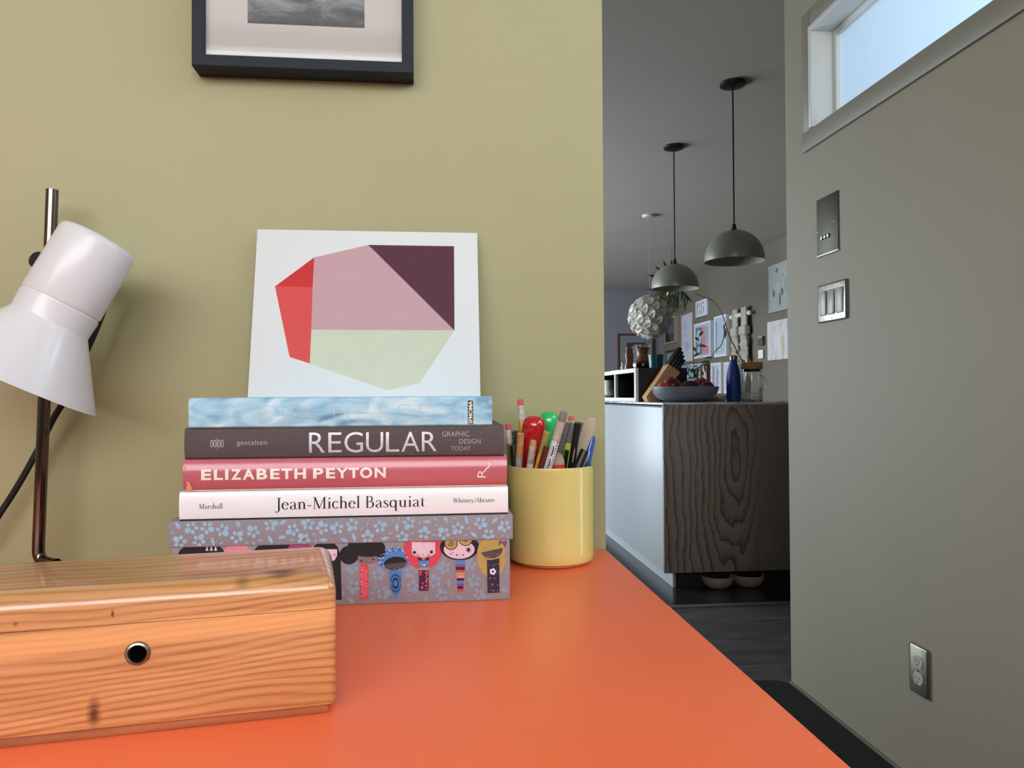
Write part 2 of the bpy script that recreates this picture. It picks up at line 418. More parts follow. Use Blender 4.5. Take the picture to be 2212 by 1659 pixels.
def disc(mb, cx, cy, rx, ry, mapf, mi=0, n=18, rot=0.0):
    mb.poly([mapf(cx+rx*math.cos(2*PI*i/n)*math.cos(rot)-ry*math.sin(2*PI*i/n)*math.sin(rot),
                  cy+rx*math.cos(2*PI*i/n)*math.sin(rot)+ry*math.sin(2*PI*i/n)*math.cos(rot)) for i in range(n)], mi)

T, t_ = .115, .034
def arc(cx, cy, rx, ry, a0, a1, n=9):
    o = []
    for i in range(n):
        a = math.radians(a0+(a1-a0)*i/(n-1)); o.append((cx+rx*math.cos(a), cy+ry*math.sin(a), t_+(T-t_)*abs(math.cos(a))))
    return o
def stem(x, a, b, w=T): return [(x, a, w), (x, b, w)]
def ser(x, y, h=.13): return [(x-h, y, .03), (x+h, y, .03)]
def flag(x, y): return [(x-.12, y-.05, .02), (x, y, .05)]
SERIF = {
 'J': (.44, [[(.27,.98,T),(.27,.5,T),(.27,.0,T),(.24,-.14,.085),(.15,-.23,.045),(.05,-.24,.05)], ser(.27,.98,.17), [(.0,-.2,.09),(.07,-.2,.09)]]),
 'e': (.54, [[(.08,.38,t_),(.45,.38,t_)], arc(.27,.31,.2,.3,8,322,13)]),
 'a': (.55, [stem(.4,.05,.46,.1), [(.39,.08,.09),(.45,.02,.05),(.53,.04,.03)], [(.4,.46,.1),(.36,.58,.06),(.25,.61,.04),(.13,.57,.05),(.1,.49,.09)], [(.4,.36,t_),(.25,.31,.05),(.13,.23,.09),(.1,.13,T),(.16,.03,.07),(.26,.01,.04),(.38,.09,t_)]]),
 'n': (.66, [stem(.16,0,.6), [(.16,.46,t_),(.26,.57,.05),(.37,.6,.07),(.48,.48,T),(.49,.3,T),(.49,0,T)], ser(.16,.015), ser(.49,.015), flag(.16,.6)]),
 '-': (.36, [[(.05,.28,.07),(.31,.28,.07)]]),
 'M': (1.06, [[(.18,0,.045),(.2,1,.045)], [(.2,1,T),(.52,.03,T)], [(.52,.03,.045),(.86,1,.045)], stem(.87,0,1), ser(.18,.015,.12), ser(.87,.015,.15), ser(.15,.985,.1), ser(.92,.985,.1)]),
 'i': (.32, [stem(.16,0,.6), ser(.16,.015), flag(.16,.6), [(.1,.86,.12),(.22,.86,.12)]]),
 'c': (.5, [arc(.28,.31,.2,.3,50,318,11), [(.38,.53,.08),(.45,.53,.08)]]),
 'h': (.66, [stem(.16,0,1.04), [(.16,.46,t_),(.26,.57,.05),(.37,.6,.07),(.48,.48,T),(.49,.3,T),(.49,0,T)], ser(.16,.015), ser(.49,.015), flag(.16,1.04)]),
 'l': (.32, [stem(.16,0,1.04), ser(.16,.015), flag(.16,1.04)]),
 'B': (.72, [stem(.18,0,1), [(.1,.98,t_),(.36,.98,.05),(.5,.88,.1),(.5,.66,.1),(.38,.54,.05),(.18,.525,t_)], [(.18,.525,t_),(.42,.525,.05),(.58,.4,T),(.57,.16,T),(.42,.02,.05),(.08,.018,t_)]]),
 's': (.45, [[(.37,.47,.05),(.33,.57,.036),(.22,.6,.05),(.11,.52,.085),(.14,.4,.1),(.3,.27,.11),(.36,.14,.09),(.29,.03,.05),(.18,.0,.036),(.09,.05,.04),(.06,.16,.05)]]),
 'q': (.64, [stem(.48,-.32,.6), arc(.28,.31,.2,.3,20,340,13), ser(.48,-.31,.14)]),
 'u': (.68, [[(.16,.6,T),(.16,.3,T),(.17,.14,T),(.24,.03,.06),(.34,.02,.05),(.46,.12,t_)], stem(.49,0,.6), flag(.16,.6), flag(.49,.6), [(.49,.02,.05),(.6,.03,.03)]]),
 't': (.38, [[(.17,.8,.04),(.18,.6,.09),(.18,.3,T),(.18,.12,T),(.23,.03,.06),(.34,.06,t_)], [(.04,.595,t_),(.34,.595,t_)]]),
 'W': (1.1, [[(.1,1,T),(.36,0,T)], [(.36,0,.045),(.56,.97,.045)], [(.52,1,T),(.77,0,T)], [(.77,0,.045),(1.0,1,.045)], ser(.1,.985), ser(.53,.985), ser(1.0,.985,.1)]),
 'y': (.58, [[(.1,.6,T),(.31,.0,T)], [(.5,.6,.04),(.31,.0,.045),(.22,-.22,.06),(.09,-.26,.08)], ser(.1,.59,.1), ser(.5,.59,.09)]),
 'A': (.76, [[(.08,0,.045),(.36,1,.045)], [(.36,1,T),(.66,0,T)], [(.18,.34,t_),(.52,.34,t_)], ser(.08,.015,.1), ser(.66,.015,.13)]),
 'b': (.62, [stem(.15,0,1.04), arc(.34,.31,.2,.3,-155,155,13), flag(.15,1.04)]),
 'r': (.44, [stem(.16,0,.6), [(.16,.44,t_),(.24,.56,.05),(.34,.59,.08)], [(.33,.56,.08),(.39,.56,.08)], ser(.16,.015), flag(.16,.6)]),
 'm': (1.0, [stem(.16,0,.6), [(.16,.46,t_),(.26,.57,.05),(.37,.6,.07),(.48,.48,T),(.49,.3,T),(.49,0,T)], [(.5,.46,t_),(.6,.57,.05),(.71,.6,.07),(.82,.48,T),(.83,.3,T),(.83,0,T)], ser(.16,.015), ser(.49,.015), ser(.83,.015), flag(.16,.6)]),
 '/': (.36, [[(.03,-.18,.05),(.33,1.04,.05)]]),
 ' ': (.3, [])}
def serif(mb, body, x0, x1, z0, cap, mapf, mi=0, slope=0.0):
    tot = sum(SERIF[c][0] for c in body); sx = (x1-x0)/tot; cx = 0
    for c in body:
        for st in SERIF[c][1]:
            # keep stroke weight in cap-height units while widths follow the fitted line
            mp = lambda x, y, cx=cx: mapf(x0+(cx+x)*sx, z0+y*cap+slope*(cx+x)*sx)
            ribbon(mb, st, mp, mi)
        cx += SERIF[c][0]

# ================================================================== the setting
M_floork = pm('black_kitchen_floor', (42, 42, 45), .24, var=.35, scale=3, stretch=(2, 14, 1))
b = MB(); b.box(-2.5, -2.0, -.08, 4.0, 3.285, 0); b.box(-2.5, 3.285, -.08, 4.0, 12.2, 0, 1); struct(b.build('floor', [M_floor, M_floork], smooth=0))
b = MB(); b.box(-2.0, 3.27, .0005, 3.72, 3.31, .004, bev=.001); struct(b.build('trim_2', pm('grey_floor_strip', (104, 104, 104), .5)))
b = MB(); b.box(-2.5, -2.0, 2.6, 1.273, 12.2, 2.7); b.box(1.273, 2.26, 2.6, 4.0, 12.2, 2.7); struct(b.build('ceiling', M_ceil, smooth=0))
b = MB(); b.box(-2.4, .91, 0, .2088, 1.03, 2.6, bev=.0015, seg=2); struct(b.build('wall_back', M_wallY))
YW, ZB, ZT = 2.178, 1.742, 2.032            # high window opening: far jamb, sill, head
b = MB(); b.box(1.153, -2.0, 0, 1.273, .43, ZB-.02); b.box(1.153, .69, 0, 1.273, 2.378, ZB-.02); b.box(1.153, .43, 0, 1.273, .69, .15); b.box(1.153, .43, 1.68, 1.273, .69, ZB-.02); b.box(1.153, -2.0, ZT+.018, 1.273, 2.378, 2.6)
b.box(1.153, YW+.018, ZB-.02, 1.273, 2.378, ZT+.018); b.box(1.153, -2.0, ZB-.02, 1.273, -1.0, ZT+.018)
struct(b.build('wall_right', M_wallR, smooth=0))
b = MB(); b.box(-2.4, -1.9, 0, 1.153, -1.8, 1.42); b.box(-2.4, -1.9, 2.535, 1.153, -1.8, 2.6)
b.box(-2.4, -1.9, 1.42, -2.3, -1.8, 2.535); b.box(1.0, -1.9, 1.42, 1.153, -1.8, 2.535)
struct(b.build('wall_rear', M_wallR, smooth=0))
b = MB(); b.box(-2.5, -1.9, 0, -2.4, 1.03, 2.6); struct(b.build('wall_left', M_wallR, smooth=0))
b = MB(); b.box(-2.1, 1.03, 0, -2.0, 4.9, 2.6); b.box(-2.1, 10.3, 0, -2.0, 12.0, 2.6); b.box(-2.1, 4.9, 2.32, -2.0, 10.3, 2.6); b.box(-2.1, 4.9, 0, -2.0, 10.3, .1)
struct(b.build('wall_kitchen', M_wallK, smooth=0))
b = MB(); b.box(-2.1, 11.97, 0, 3.82, 12.07, 2.6); struct(b.build('wall_far', M_wallFar, smooth=0))
b = MB(); b.box(3.72, 2.3, 0, 3.82, 11.97, 2.6); struct(b.build('wall_gallery', M_wallK, smooth=0))
b = MB(); b.box(1.273, 2.26, 0, 3.72, 2.36, 2.6); struct(b.build('wall_side', M_wallK, smooth=0))
b = MB(); b.box(1.143, -1.8, 0, 1.153, 2.376, .011, bev=.003); struct(b.build('baseboard_right', pm('olive_baseboard_strip', (116, 107, 86), .5)))

# high window: flat casing (trim_1), white liner, sash, pane
b = MB()
b.box(1.144, YW+.0185, ZB+.0002, 1.153, YW+.068, ZT+.075, bev=.0008); b.box(1.144, -1.06, ZB-.058, 1.153, YW+.068, ZB, bev=.0008)
b.box(1.143, -1.06, ZT+.018, 1.153, YW+.016, ZT+.075, bev=.002)
struct(b.build('trim_1', M_wallRtrim))
win = thing('window_1', 'high horizontal window with white liner in the grey wall', 'window', (1.153, 1.0, ZB)); del win['label'], win['category']; struct(win)
b = MB(); y0, y1 = -2.0, YW-1.0; h = ZT-ZB
b.box(-.016, y1, .0, .09, y1+.018, h+.018, bev=.0025); b.box(-.006, y0, -.018, .09, y1, -.006, bev=.002)
b.box(-.016, y0, h, .09, y1, h+.018, bev=.0025); b.box(-.016, y0-.0, -.014, .09, y0+.018, h, bev=.0025)
b.build('liner', M_white, win)
b = MB(); s0 = .052
b.box(s0, y1-.022, 0, s0+.028, y1-.002, h, bev=.003); b.box(s0, y0, -.006, s0+.028, y1-.02, .006, bev=.003); b.box(s0, y0, h-.02, s0+.028, y1-.02, h, bev=.003)
b.build('sash', M_white, win)
b = MB(); b.box(s0+.012, y0+.002, .002, s0+.016, y1-.018, h-.002); b.build('pane', M_frost, win, smooth=0)

win3 = thing('window_3', 'x', 'x', (1.153, .56, .15)); del win3['label'], win3['category']; struct(win3)
b = MB(); b.box(-.012, -.145, -.02, .06, -.11, 1.55, bev=.002); b.box(-.012, .11, -.02, .06, .145, 1.55, bev=.002); b.box(-.012, -.11, -.02, .06, .11, .015, bev=.002); b.box(-.012, -.11, 1.515, .06, .11, 1.55, bev=.002)
b.build('frame', M_white, win3)
b = MB(); b.box(.05, -.109, .016, .054, .109, 1.514); b.build('pane', glass_sheet('door_glass', (.96, .98, 1), .04), win3, smooth=0)

# rear window behind the camera: liner and a raised slatted blind (seen only as a reflection in the picture glass)
win2 = thing('window_2', 'x', 'x', (-.65, -1.8, .8)); del win2['label'], win2['category']; struct(win2)
b = MB(); b.box(-1.65, -.1, .62, -1.615, .02, 1.735); b.box(1.615, -.1, .62, 1.65, .02, 1.735); b.box(-1.615, -.1, .62, 1.615, .04, .65); b.box(-.02, -.09, .65, .02, -.05, 1.3)
b.build('frame', M_white, win2)
m, t, bs = newmat('translucent_slat'); bs.inputs['Base Color'].default_value = (.85, .88, .92, 1); bs.inputs['Roughness'].default_value = .5
tl = N(t, 'BsdfTranslucent'); tl.inputs[0].default_value = (.86, .92, 1, 1); mx = N(t, 'MixShader'); mx.inputs[0].default_value = .85
L(t, bs.outputs[0], mx.inputs[1]); L(t, tl.outputs[0], mx.inputs[2]); L(t, mx.outputs[0], t.nodes['Material Output'].inputs[0])
b = MB()
for i in range(10):
    b.box(-1.61, -.012, -.0115, 1.61, .012, .0115, M=Matrix.Translation((0, -.035, 1.715-i*.0235)) @ Matrix.Rotation(math.radians(80), 4, 'X') @ Matrix.Diagonal((1, 1, .04, 1)))
b.build('blind', m, win2, smooth=0)
b = MB()
for i in range(10): b.box(-1.61, -.028, 1.7015-i*.0235, 1.61, -.026, 1.7055-i*.0235)
b.build('slat_shadow_line', pm('slat_shadow_grey', (60, 62, 68), .6), win2, smooth=0)  # dark strips added between slats to draw their shadow lines

# ================================================================== desk
DZ = .755
desk = thing('desk', 'orange laminate desk against the olive wall', 'desk', (-.6, .48, 0))
b = MB(); b.box(-.85, -.43, DZ-.026, .8075, .4265, DZ, bev=.004, seg=3); b.build('desktop', M_desk, desk)
for x in (-.8, .74):
    for y in (-.38, .37):
        b = MB(); b.box(x-.018, y-.018, 0, x+.018, y+.018, DZ-.026, bev=.002); b.build('leg', M_deskleg, desk)
b = MB(); b.box(-.78, -.39, DZ-.09, .72, -.37, DZ-.026); b.box(-.78, .36, DZ-.09, .72, .38, DZ-.026); b.build('apron', M_deskleg, desk)

# ================================================================== storage box with printed lid
K = .4016e-3                                   # artwork unit
box = thing('storage_box', 'grey lidded box printed with blue blossoms and dolls under the book stack', 'box', (-.2272, .688, DZ))
LW, LH = .2996, .0775
b = MB(); b.box(.0028, .0012, 0, LW-.0028, .2070, .0735, bev=.001); body = b.build('body', M_box, box)
b = MB()
b.box(0, 0, .0545, LW, .2085, LH, bev=.0012)
lid = b.build('lid', M_box, box)
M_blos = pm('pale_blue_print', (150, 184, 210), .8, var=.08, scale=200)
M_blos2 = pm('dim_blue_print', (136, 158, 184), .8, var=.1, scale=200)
def blossoms(mb, x0, x1, z0, z1, mapf, avoid, seed, mi=0):
    rnd = random.Random(seed); done = []
    def ok(x, z, r):
        return x0+r < x < x1-r and z0+r*.5 < z < z1-r*.5 and all(math.hypot(x-a, z-c) > r+q for a, c, q in done) and not avoid(x, z, r)
    for size, tries in ((.0062, 500), (.0038, 800), (.0024, 800)):
        for _ in range(tries):
            x, z = rnd.uniform(x0, x1), rnd.uniform(z0, z1)
            if not ok(x, z, size*1.05): continue
            done.append((x, z, size)); a0 = rnd.uniform(0, 2*PI)
            cl = lambda X, Z: mapf(min(max(X, x0), x1), min(max(Z, z0), z1))
            if size > .005:
                for k in range(5):
                    a = a0+k*2*PI/5; big = 1.35 if k == 0 else .9
                    disc(mb, x+.0038*math.cos(a), z+.0038*math.sin(a), .0021*big, .0018*big, cl, mi, 14, a)
            elif size > .003:
                disc(mb, x, z, .0019, .0017, cl, mi, 12, a0)
                for q in (-1, 1):
                    disc(mb, x+q*.0026*math.cos(a0), z+q*.0026*math.sin(a0), .0008, .0013, cl, mi, 10, a0)
            else:
                disc(mb, x-.0008*math.cos(a0), z-.0008*math.sin(a0), .0009, .0007, cl, mi, 10, a0); disc(mb, x+.0009*math.cos(a0), z+.0009*math.sin(a0), .0008, .0006, cl, mi, 10, a0)
b = MB()
blossoms(b, .001, LW-.001, .0555, LH-.001, lambda x, z: (x, -.00015, z), lambda x, z, r: False, 3)
blossoms(b, .001, .2075, .0555, LH-.001, lambda x, z: (LW+.00015, x, z), lambda x, z, r: False, 5)
b.build('blossom_print', M_blos, lid, smooth=0)
# doll figures, drawn on the front in artwork units (origin: lower left of the lid line)
def BX(px, py): return ((px-362)*K, .0545+(1176-(px-740)*.0255-py)*K)
_cnt = [0]
def doll_map(lay):
    _cnt[0] += 1; off = .0012-.00010*lay-.0000015*_cnt[0]
    def f(px, py):
        x, z = BX(px, py); return (min(max(x, .0035), LW-.0035), off, min(z, .0545))
    return f
def rnear(px, py): return BX(px, py)
dollrects = [(728, 826, 1160, 1302), (806, 885, 1180, 1300), (864, 951, 1160, 1283), (943, 1032, 1160, 1288), (1026, 1093, 1160, 1290)]
def avoid(x, z, r):
    px = x/K+362; py = 1176-(px-740)*.0255-(z-.0545)/K; rr = r/K*.7
    cols = [(766, 787, 1200, 1303), (831, 862, 1230, 1300), (896, 921, 1200, 1285), (977, 1001, 1205, 1287), (1046, 1080, 1200, 1290)]
    heads = [(783, 1190, 44, 26), (845, 1210, 39, 26), (907, 1185, 44, 50), (987, 1184, 44, 31), (1060, 1200, 34, 52), (700, 1220, 30, 60)]
    return any(a-rr < px < c+rr and d-rr < py < e+rr for a, c, d, e in cols) or any(((px-a)/(rx+rr))**2+((py-c)/(ry+rr))**2 < 1 for a, c, rx, ry in heads)
b = MB()
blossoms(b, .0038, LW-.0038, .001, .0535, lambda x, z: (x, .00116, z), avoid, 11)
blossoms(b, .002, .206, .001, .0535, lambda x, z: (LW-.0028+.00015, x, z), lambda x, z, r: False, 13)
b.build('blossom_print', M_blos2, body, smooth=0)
DC = {k: pm('doll_'+k, c, .8, var=.05, scale=200) for k, c in dict(black=(32, 26, 30), skin=(222, 192, 208), brown=(86, 68, 70), taupe=(124, 108, 110), red=(204, 66, 84), pink=(226, 132, 148), blue=(76, 128, 190), navy=(34, 34, 80), white=(232, 226, 236), gold=(176, 150, 84), magenta=(158, 58, 116), purple=(62, 32, 74), night=(46, 40, 62), tan=(178, 150, 100)).items()}
DK = list(DC); DM = [DC[k] for k in DK]; I = DK.index
d = MB()
def E(lay, c, x, y, rx, ry, rot=0.0, n=26): disc(d, x, y, rx, ry, doll_map(lay), I(c), n, rot)
def Pn(lay, c, *pts): q = doll_map(lay); d.poly([q(x, y) for x, y in pts], I(c))
def Rb(lay, c, pts): ribbon(d, pts, doll_map(lay), I(c))
E(1, 'black', 432, 1205, 50, 34); E(1, 'pink', 506, 1205, 30, 32); E(1, 'black', 588, 1205, 50, 36); E(1, 'magenta', 640, 1200, 30, 30)
for x in (443, 452, 461): Pn(2, 'skin', (x-1, 1180), (x+1, 1180), (x+3, 1192), (x-3, 1192))
E(1, 'black', 694, 1216, 33, 52); Pn(1, 'black', (690, 1180), (727, 1215), (729, 1300), (700, 1300)); Pn(2, 'skin', (680, 1189), (719, 1189), (719, 1203), (713, 1214), (680, 1214))
Rb(3, 'black', [(711, 1201, 1.6), (714, 1202, 1.2), (717, 1199, .8)])
E(1, 'taupe', 785, 1208, 26, 14); E(2, 'black', 744.5, 1202, 20.5, 20.5); E(2, 'black', 783, 1184, 41, 22, .06); E(2, 'black', 812, 1196, 12, 11)
E(2, 'black', 772, 1215, 2.1, 2.1); E(2, 'black', 797, 1211, 2, 2); E(2, 'red', 799, 1216.5, 4, 3.6); E(2, 'red', 772, 1221, 4, 3)
Pn(3, 'red', (768, 1225), (772, 1222), (783, 1222), (787, 1227), (786.5, 1298), (768, 1300))
rn = random.Random(4)
for k in range(34):
    x, y = 770.5+(k*5.3) % 14, 1228+k*2.02; E(4, 'pink', x, y, rn.uniform(1, 2.6), rn.uniform(1, 2.4))
E(1, 'blue', 845, 1210, 38.5, 25, -.12)
for k in range(66):
    a = k*2*PI/22+(k//22)*.14+rn.uniform(-.05, .05); q = (.93, .83, .72)[k//22]; E(2, ['white', 'navy', 'white', 'pink', 'navy'][k % 5], 845+38*q*math.cos(a), 1209.5+24.5*q*math.sin(a)-.12*38*q*math.cos(a), 1.4, 1.25, 0, 10)
E(3, 'black', 845.5, 1220, 25, 14.5, -.13); Pn(4, 'brown', (822, 1222), (870, 1217), (868, 1224), (860, 1231), (846, 1234.5), (832, 1232), (824, 1228))
for x in (844.5, 855): E(5, 'pink', x, 1232-(x-844)*.12, 1, 1, 0, 8)
Pn(3, 'blue', (832, 1235), (860, 1235), (859, 1262), (856, 1282), (849, 1297), (844, 1296), (836, 1275), (832, 1252))
for k in range(26):
    a = k*2*PI/26; ca, sa = math.cos(a), math.sin(a)
    for r0, r1 in ((5, 9.5), (11, 15.5)):
        x1, y1_ = 846+r1*.85*ca, 1264+r1*1.4*sa
        if 833 < x1 < 859 and y1_ < 1290: Rb(4, 'navy', [(846+r0*.85*ca, 1264+r0*1.4*sa, .7), (846+(r0+r1)/2*.85*ca, 1264+(r0+r1)/2*1.4*sa, 2.1), (x1, y1_, .6)])
E(1, 'red', 907, 1186, 43, 47.5)
Pn(2, 'skin', (882, 1170), (889, 1173.5), (890.5, 1167), (892, 1173.5), (898, 1173.5), (900, 1167), (902, 1173.5), (933.7, 1173.5), (933.7, 1198), (925, 1204), (907, 1207), (890, 1204), (882, 1199))
E(3, 'pink', 895, 1202.5, 4.2, 3.4); E(3, 'pink', 919, 1202, 4.2, 3.4); E(3, 'black', 887.6, 1196, 3.5, 3.5); E(3, 'black', 925.4, 1195, 3.5, 3.5); E(3, 'purple', 906.5, 1201.3, 1.3, .9, 0, 8)
Pn(2, 'blue', (897.5, 1211), (919, 1211), (919, 1231), (897.5, 1231)); Pn(3, 'night', (895, 1207), (902, 1208), (908, 1214), (895.5, 1213.5)); Pn(3, 'night', (921, 1207), (914, 1208), (908, 1214), (920, 1213.5)); Pn(3, 'tan', (902, 1208), (914, 1208), (908, 1213.5))
E(3, 'white', 909, 1224, 2.2, 2); E(3, 'tan', 903.5, 1222, 2.2, 2.4); E(3, 'pink', 915.5, 1219.5, 1.6, 1.8); Pn(3, 'tan', (897.5, 1230), (919, 1229), (919, 1235.5), (897.5, 1235.5))
Pn(2, 'purple', (897.5, 1235), (919, 1235), (919, 1281), (897.5, 1281))
for k in range(24): E(3, 'red', rn.uniform(900, 916.5), rn.uniform(1238, 1279), rn.uniform(1.2, 3.2), rn.uniform(1.2, 3), 0, 12)
E(1, 'black', 988, 1184, 44, 29.5); E(2, 'skin', 987, 1189.5, 34.5, 21)
for x, y, r in ((968.8, 1175.5, 15.2), (1001.5, 1166, 16)):
    E(3, 'black', x, y, r, r); E(4, 'gold', x, y, r-1.8, r-1.8)
    Rb(5, 'black', [(x+(.6+q*.62)*math.cos(.9+q*.85), y+(.6+q*.62)*math.sin(.9+q*.85), 1.5) for q in range(11)])
E(3, 'black', 1008.5, 1190.3, 6.4, 5.4); E(4, 'skin', 1009, 1190, 5.6, 4.6); E(5, 'black', 1008, 1190, 3.6, 4)
for q in ((1009.5, 1183.5, 1009, 1181.5), (1012, 1184, 1012.5, 1182), (1014, 1185, 1015.5, 1183.5), (1013, 1194, 1014.5, 1196)): Rb(4, 'black', [(q[0], q[1], .6), (q[2], q[3], .6)])
Rb(4, 'black', [(965, 1198.5, .6), (972, 1197.5, .8), (976.5, 1195.7, .6)]); Rb(4, 'black', [(966, 1198, .6), (966, 1202, .6)]); Rb(4, 'black', [(969, 1198, .6), (969, 1202, .6)])
E(4, 'magenta', 982, 1201.6, 2.1, 2); E(4, 'magenta', 996.4, 1201.3, 2.1, 2); Rb(4, 'taupe', [(988, 1201.3, .5), (991, 1201, .5)])
stripes = ['blue', 'blue', 'magenta', 'night', 'red', 'tan', 'pink', 'night', 'blue', 'magenta', 'night', 'red']
ys = [1213, 1216, 1223.2, 1228.6, 1235, 1240.6, 1247, 1253.3, 1258.8, 1265.8, 1271.5, 1277.4, 1283]
wd = lambda y: 8 if y < 1214 else 11.3-(y-1216)*.083
for c, a, e in zip(stripes, ys, ys[1:]): Pn(2, c, (989.3-wd(a), a), (989.3+wd(a), a), (989.3+wd(e), e), (989.3-wd(e), e))
E(1, 'gold', 1059.5, 1204, 33, 49); Pn(2, 'brown', (1036, 1196.5), (1060, 1191), (1085, 1186), (1083, 1196), (1077, 1204), (1068, 1208.5), (1058, 1210), (1047, 1208), (1039.5, 1202.5))
for x, y in ((1051.5, 1205.5), (1073, 1201.5)): E(3, 'pink', x, y, 1.3, 1.3, 0, 8)
for x, y in ((1047.5, 1199), (1075, 1193)): Rb(3, 'black', [(x-3, y-1, .5), (x-1, y+1.6, .6), (x+1.5, y+1.4, .6), (x+3, y-1.4, .5)])
for q in (((1078, 1165.5), (1074.7, 1181), (1084, 1174)), ((1094.5, 1170), (1089.6, 1185), (1083, 1173.5))): Pn(2, 'night', *q)
for q in (((1078.4, 1168), (1076, 1179), (1082.8, 1174)), ((1093, 1171.5), (1089.4, 1182.5), (1084.5, 1173.8))): Pn(3, 'magenta', *q)
Pn(2, 'night', (1049, 1212), (1058, 1213.5), (1063, 1212), (1077, 1209), (1077, 1286), (1050, 1287))
for k in range(16): x, y = rn.uniform(1052, 1073), rn.choice([1220, 1224, 1254, 1256, 1265, 1270, 1276, 1280])+rn.uniform(-2, 2); Pn(3, rn.choice(['magenta', 'tan', 'pink']), (x, y), (x+3, y-1), (x+1.5, y+3))
for k in range(5): E(4, 'white', 1062+4.4*math.cos(k*1.2566), 1238.8+4.4*math.sin(k*1.2566), 3.3, 3.3, 0, 12)
E(5, 'night', 1062, 1238.8, 2.7, 2.7)
d.build('doll_print', DM, body, smooth=0)

# ================================================================== the books
def book(label, loc, rz, Ln, Th, Dp, bulge, cover, soft=False):
    o = thing('book', label, 'book', loc, rz, 'books stacked on the printed box')
    t = .0012 if soft else .0026
    def sy(z):                                     # spine outline: how far the spine bows out at height z
        q = (z-Th/2)/(Th/2); return -bulge*max(0, 1-q*q)
    k = 10; c = .0012
    zs = [c+(Th-2*c)*i/k for i in range(k+1)]
    front = [(sy(z)+c*.0, z) for z in zs]
    outer = [(Dp, 0), (c, 0)]+front+[(c, Th), (Dp, Th)]
    inner = [(Dp, Th-t), (t+.001, Th-t)]+[(sy(z)+t, z) for z in reversed(zs) if t < z < Th-t]+[(t+.001, t), (Dp, t)]
    b = MB(); n1 = len(outer)
    pts = outer+inner; n = len(pts)
    vs = [(0, y, z) for y, z in pts]+[(Ln, y, z) for y, z in pts]
    fs = [(i, (i+1) % n, n+(i+1) % n, n+i) for i in range(n)]+[list(range(n))[::-1], [n+i for i in range(n)]]
    b.add(vs, fs); cv = b.build('cover', cover, o)
    b = MB(); b.box(.003 if not soft else .0008, t+.0015, t+.0002, Ln-(.003 if not soft else .0008), Dp-(.004 if not soft else .0008), Th-t-.0002); b.build('page_block', M_pages, o, smooth=0)
    return o, (lambda x, z, e=.00018: (x, sy(z)-e, z)), sy
def units(x0, bl, br, x1):                          # artwork units -> spine metres; bl/br = base line at both ends
    def f(px, py): return ((px-x0)*K, ((bl+(br-bl)*(px-x0)/(x1-x0))-py)*K)
    return f
def textbox(mb, body, U, px0, px1, pyt, pyb, mp, mi=0, bold=0.0, rot=False):
    a = U(px0, pyb); c = U(px1, pyt+0); cz = U(px0, pyt)
    put(mb, body, a[0], c[0], a[1], cz[1], mp, mi, bold, rot)

# white book at the bottom
wb, mp, sy = book('white book with black serif title, lowest of the stack', (-.2176, .689, .8326), 0, .2856, .0248, .205, .0016, M_bwhite)
U = units(387, 1122, 1107, 1097)
b = MB()
x0, z0 = U(588, 1098); x1, _ = U(913, 1092); serif(b, 'Jean-Michel Basquiat', x0, x1, z0+.0002, 25.5*K, mp); b.build('title_lettering', M_ink, wb, smooth=0)
b = MB(); x0, z0 = U(428, 1096); x1, _ = U(478, 1096); serif(b, 'Marshall', x0, x1, z0, 11*K, mp); b.build('author_lettering', M_ink, wb, smooth=0)
b = MB(); x0, z0 = U(974.5, 1082); x1, _ = U(1068, 1080); serif(b, 'Whitney/Abrams', x0, x1, z0, 10*K, mp); b.build('publisher_lettering', M_ink, wb, smooth=0)
b = MB(); b.box(.0004, -.0008, -.0001, .2852, .2045, .0012); plabel(b.build('lower_board', M_rubber, wb, smooth=0), 'black lower board edge')

# rose book
pb, mp, sy = book('rose pink book with cream capital title between white and charcoal books', (-.2140, .689, .8578), 0, .2810, .0274, .2, .0032, M_pink)
U = units(398, 1061, 1048, 1095)
b = MB()
for ch, a, c, yt, yb in (('E',436,457,1013,1036),('L',462.5,481.7,1012.7,1035.6),('I',486,493,1012.4,1035.2),('Z',498.5,520,1012,1035),('A',523,548,1011.5,1034.6),('B',552,575,1011,1034.2),('E',580.7,601,1010.6,1033.7),('T',604,628,1010.2,1033.3),('H',632,657,1009.8,1032.8),
        ('P',672,694,1009.2,1032.2),('E',699.6,719.5,1008.8,1031.8),('Y',721,748,1008.4,1031.2),('T',748,771,1008,1030.8),('O',773,799.5,1007,1031),('N',804.7,829,1007,1029.8)):
    textbox(b, ch, U, a, c, yt, yb, mp, 0, .035)
b.build('title_lettering', M_cream, pb, smooth=0)
b = MB(); mu = lambda x, y: mp(*U(x, y))
textbox(b, 'R', U, 1032, 1050, 1010, 1029, mp, 0, -.01, True)
ribbon(b, [(1048,1013.5,2.2),(1052,1008.5,2.4),(1057,1004.5,2.2),(1059,1000.5,1.8),(1057.5,997.6,1.8),(1054.5,998.4,2.2)], mu)
ribbon(b, [(1034,1028.5,1.6),(1031.5,1026.5,1.8),(1032,1022,1.4)], mu)
b.build('publisher_mark', M_cream, pb, smooth=0)
b = MB(); b.box(.0008, -.0004, .0, .2806, .198, .0022, bev=.0006); b.build('lower_board', M_ivory, pb)
b = MB(); b.poly([(-.0001, -.001, .004), (.0065, -.0022, .0015), (.002, -.003, .021), (-.0001, -.0018, .023)]); b.poly([(.0, .0, .0005), (.0085, -.0016, .0004), (.0052, -.0034, .009), (.0, -.002, .008)])
plabel(b.build('worn_corner', pm('faded_pink_crease', (228, 150, 130), .5), pb, smooth=0), 'faded creased jacket corner')

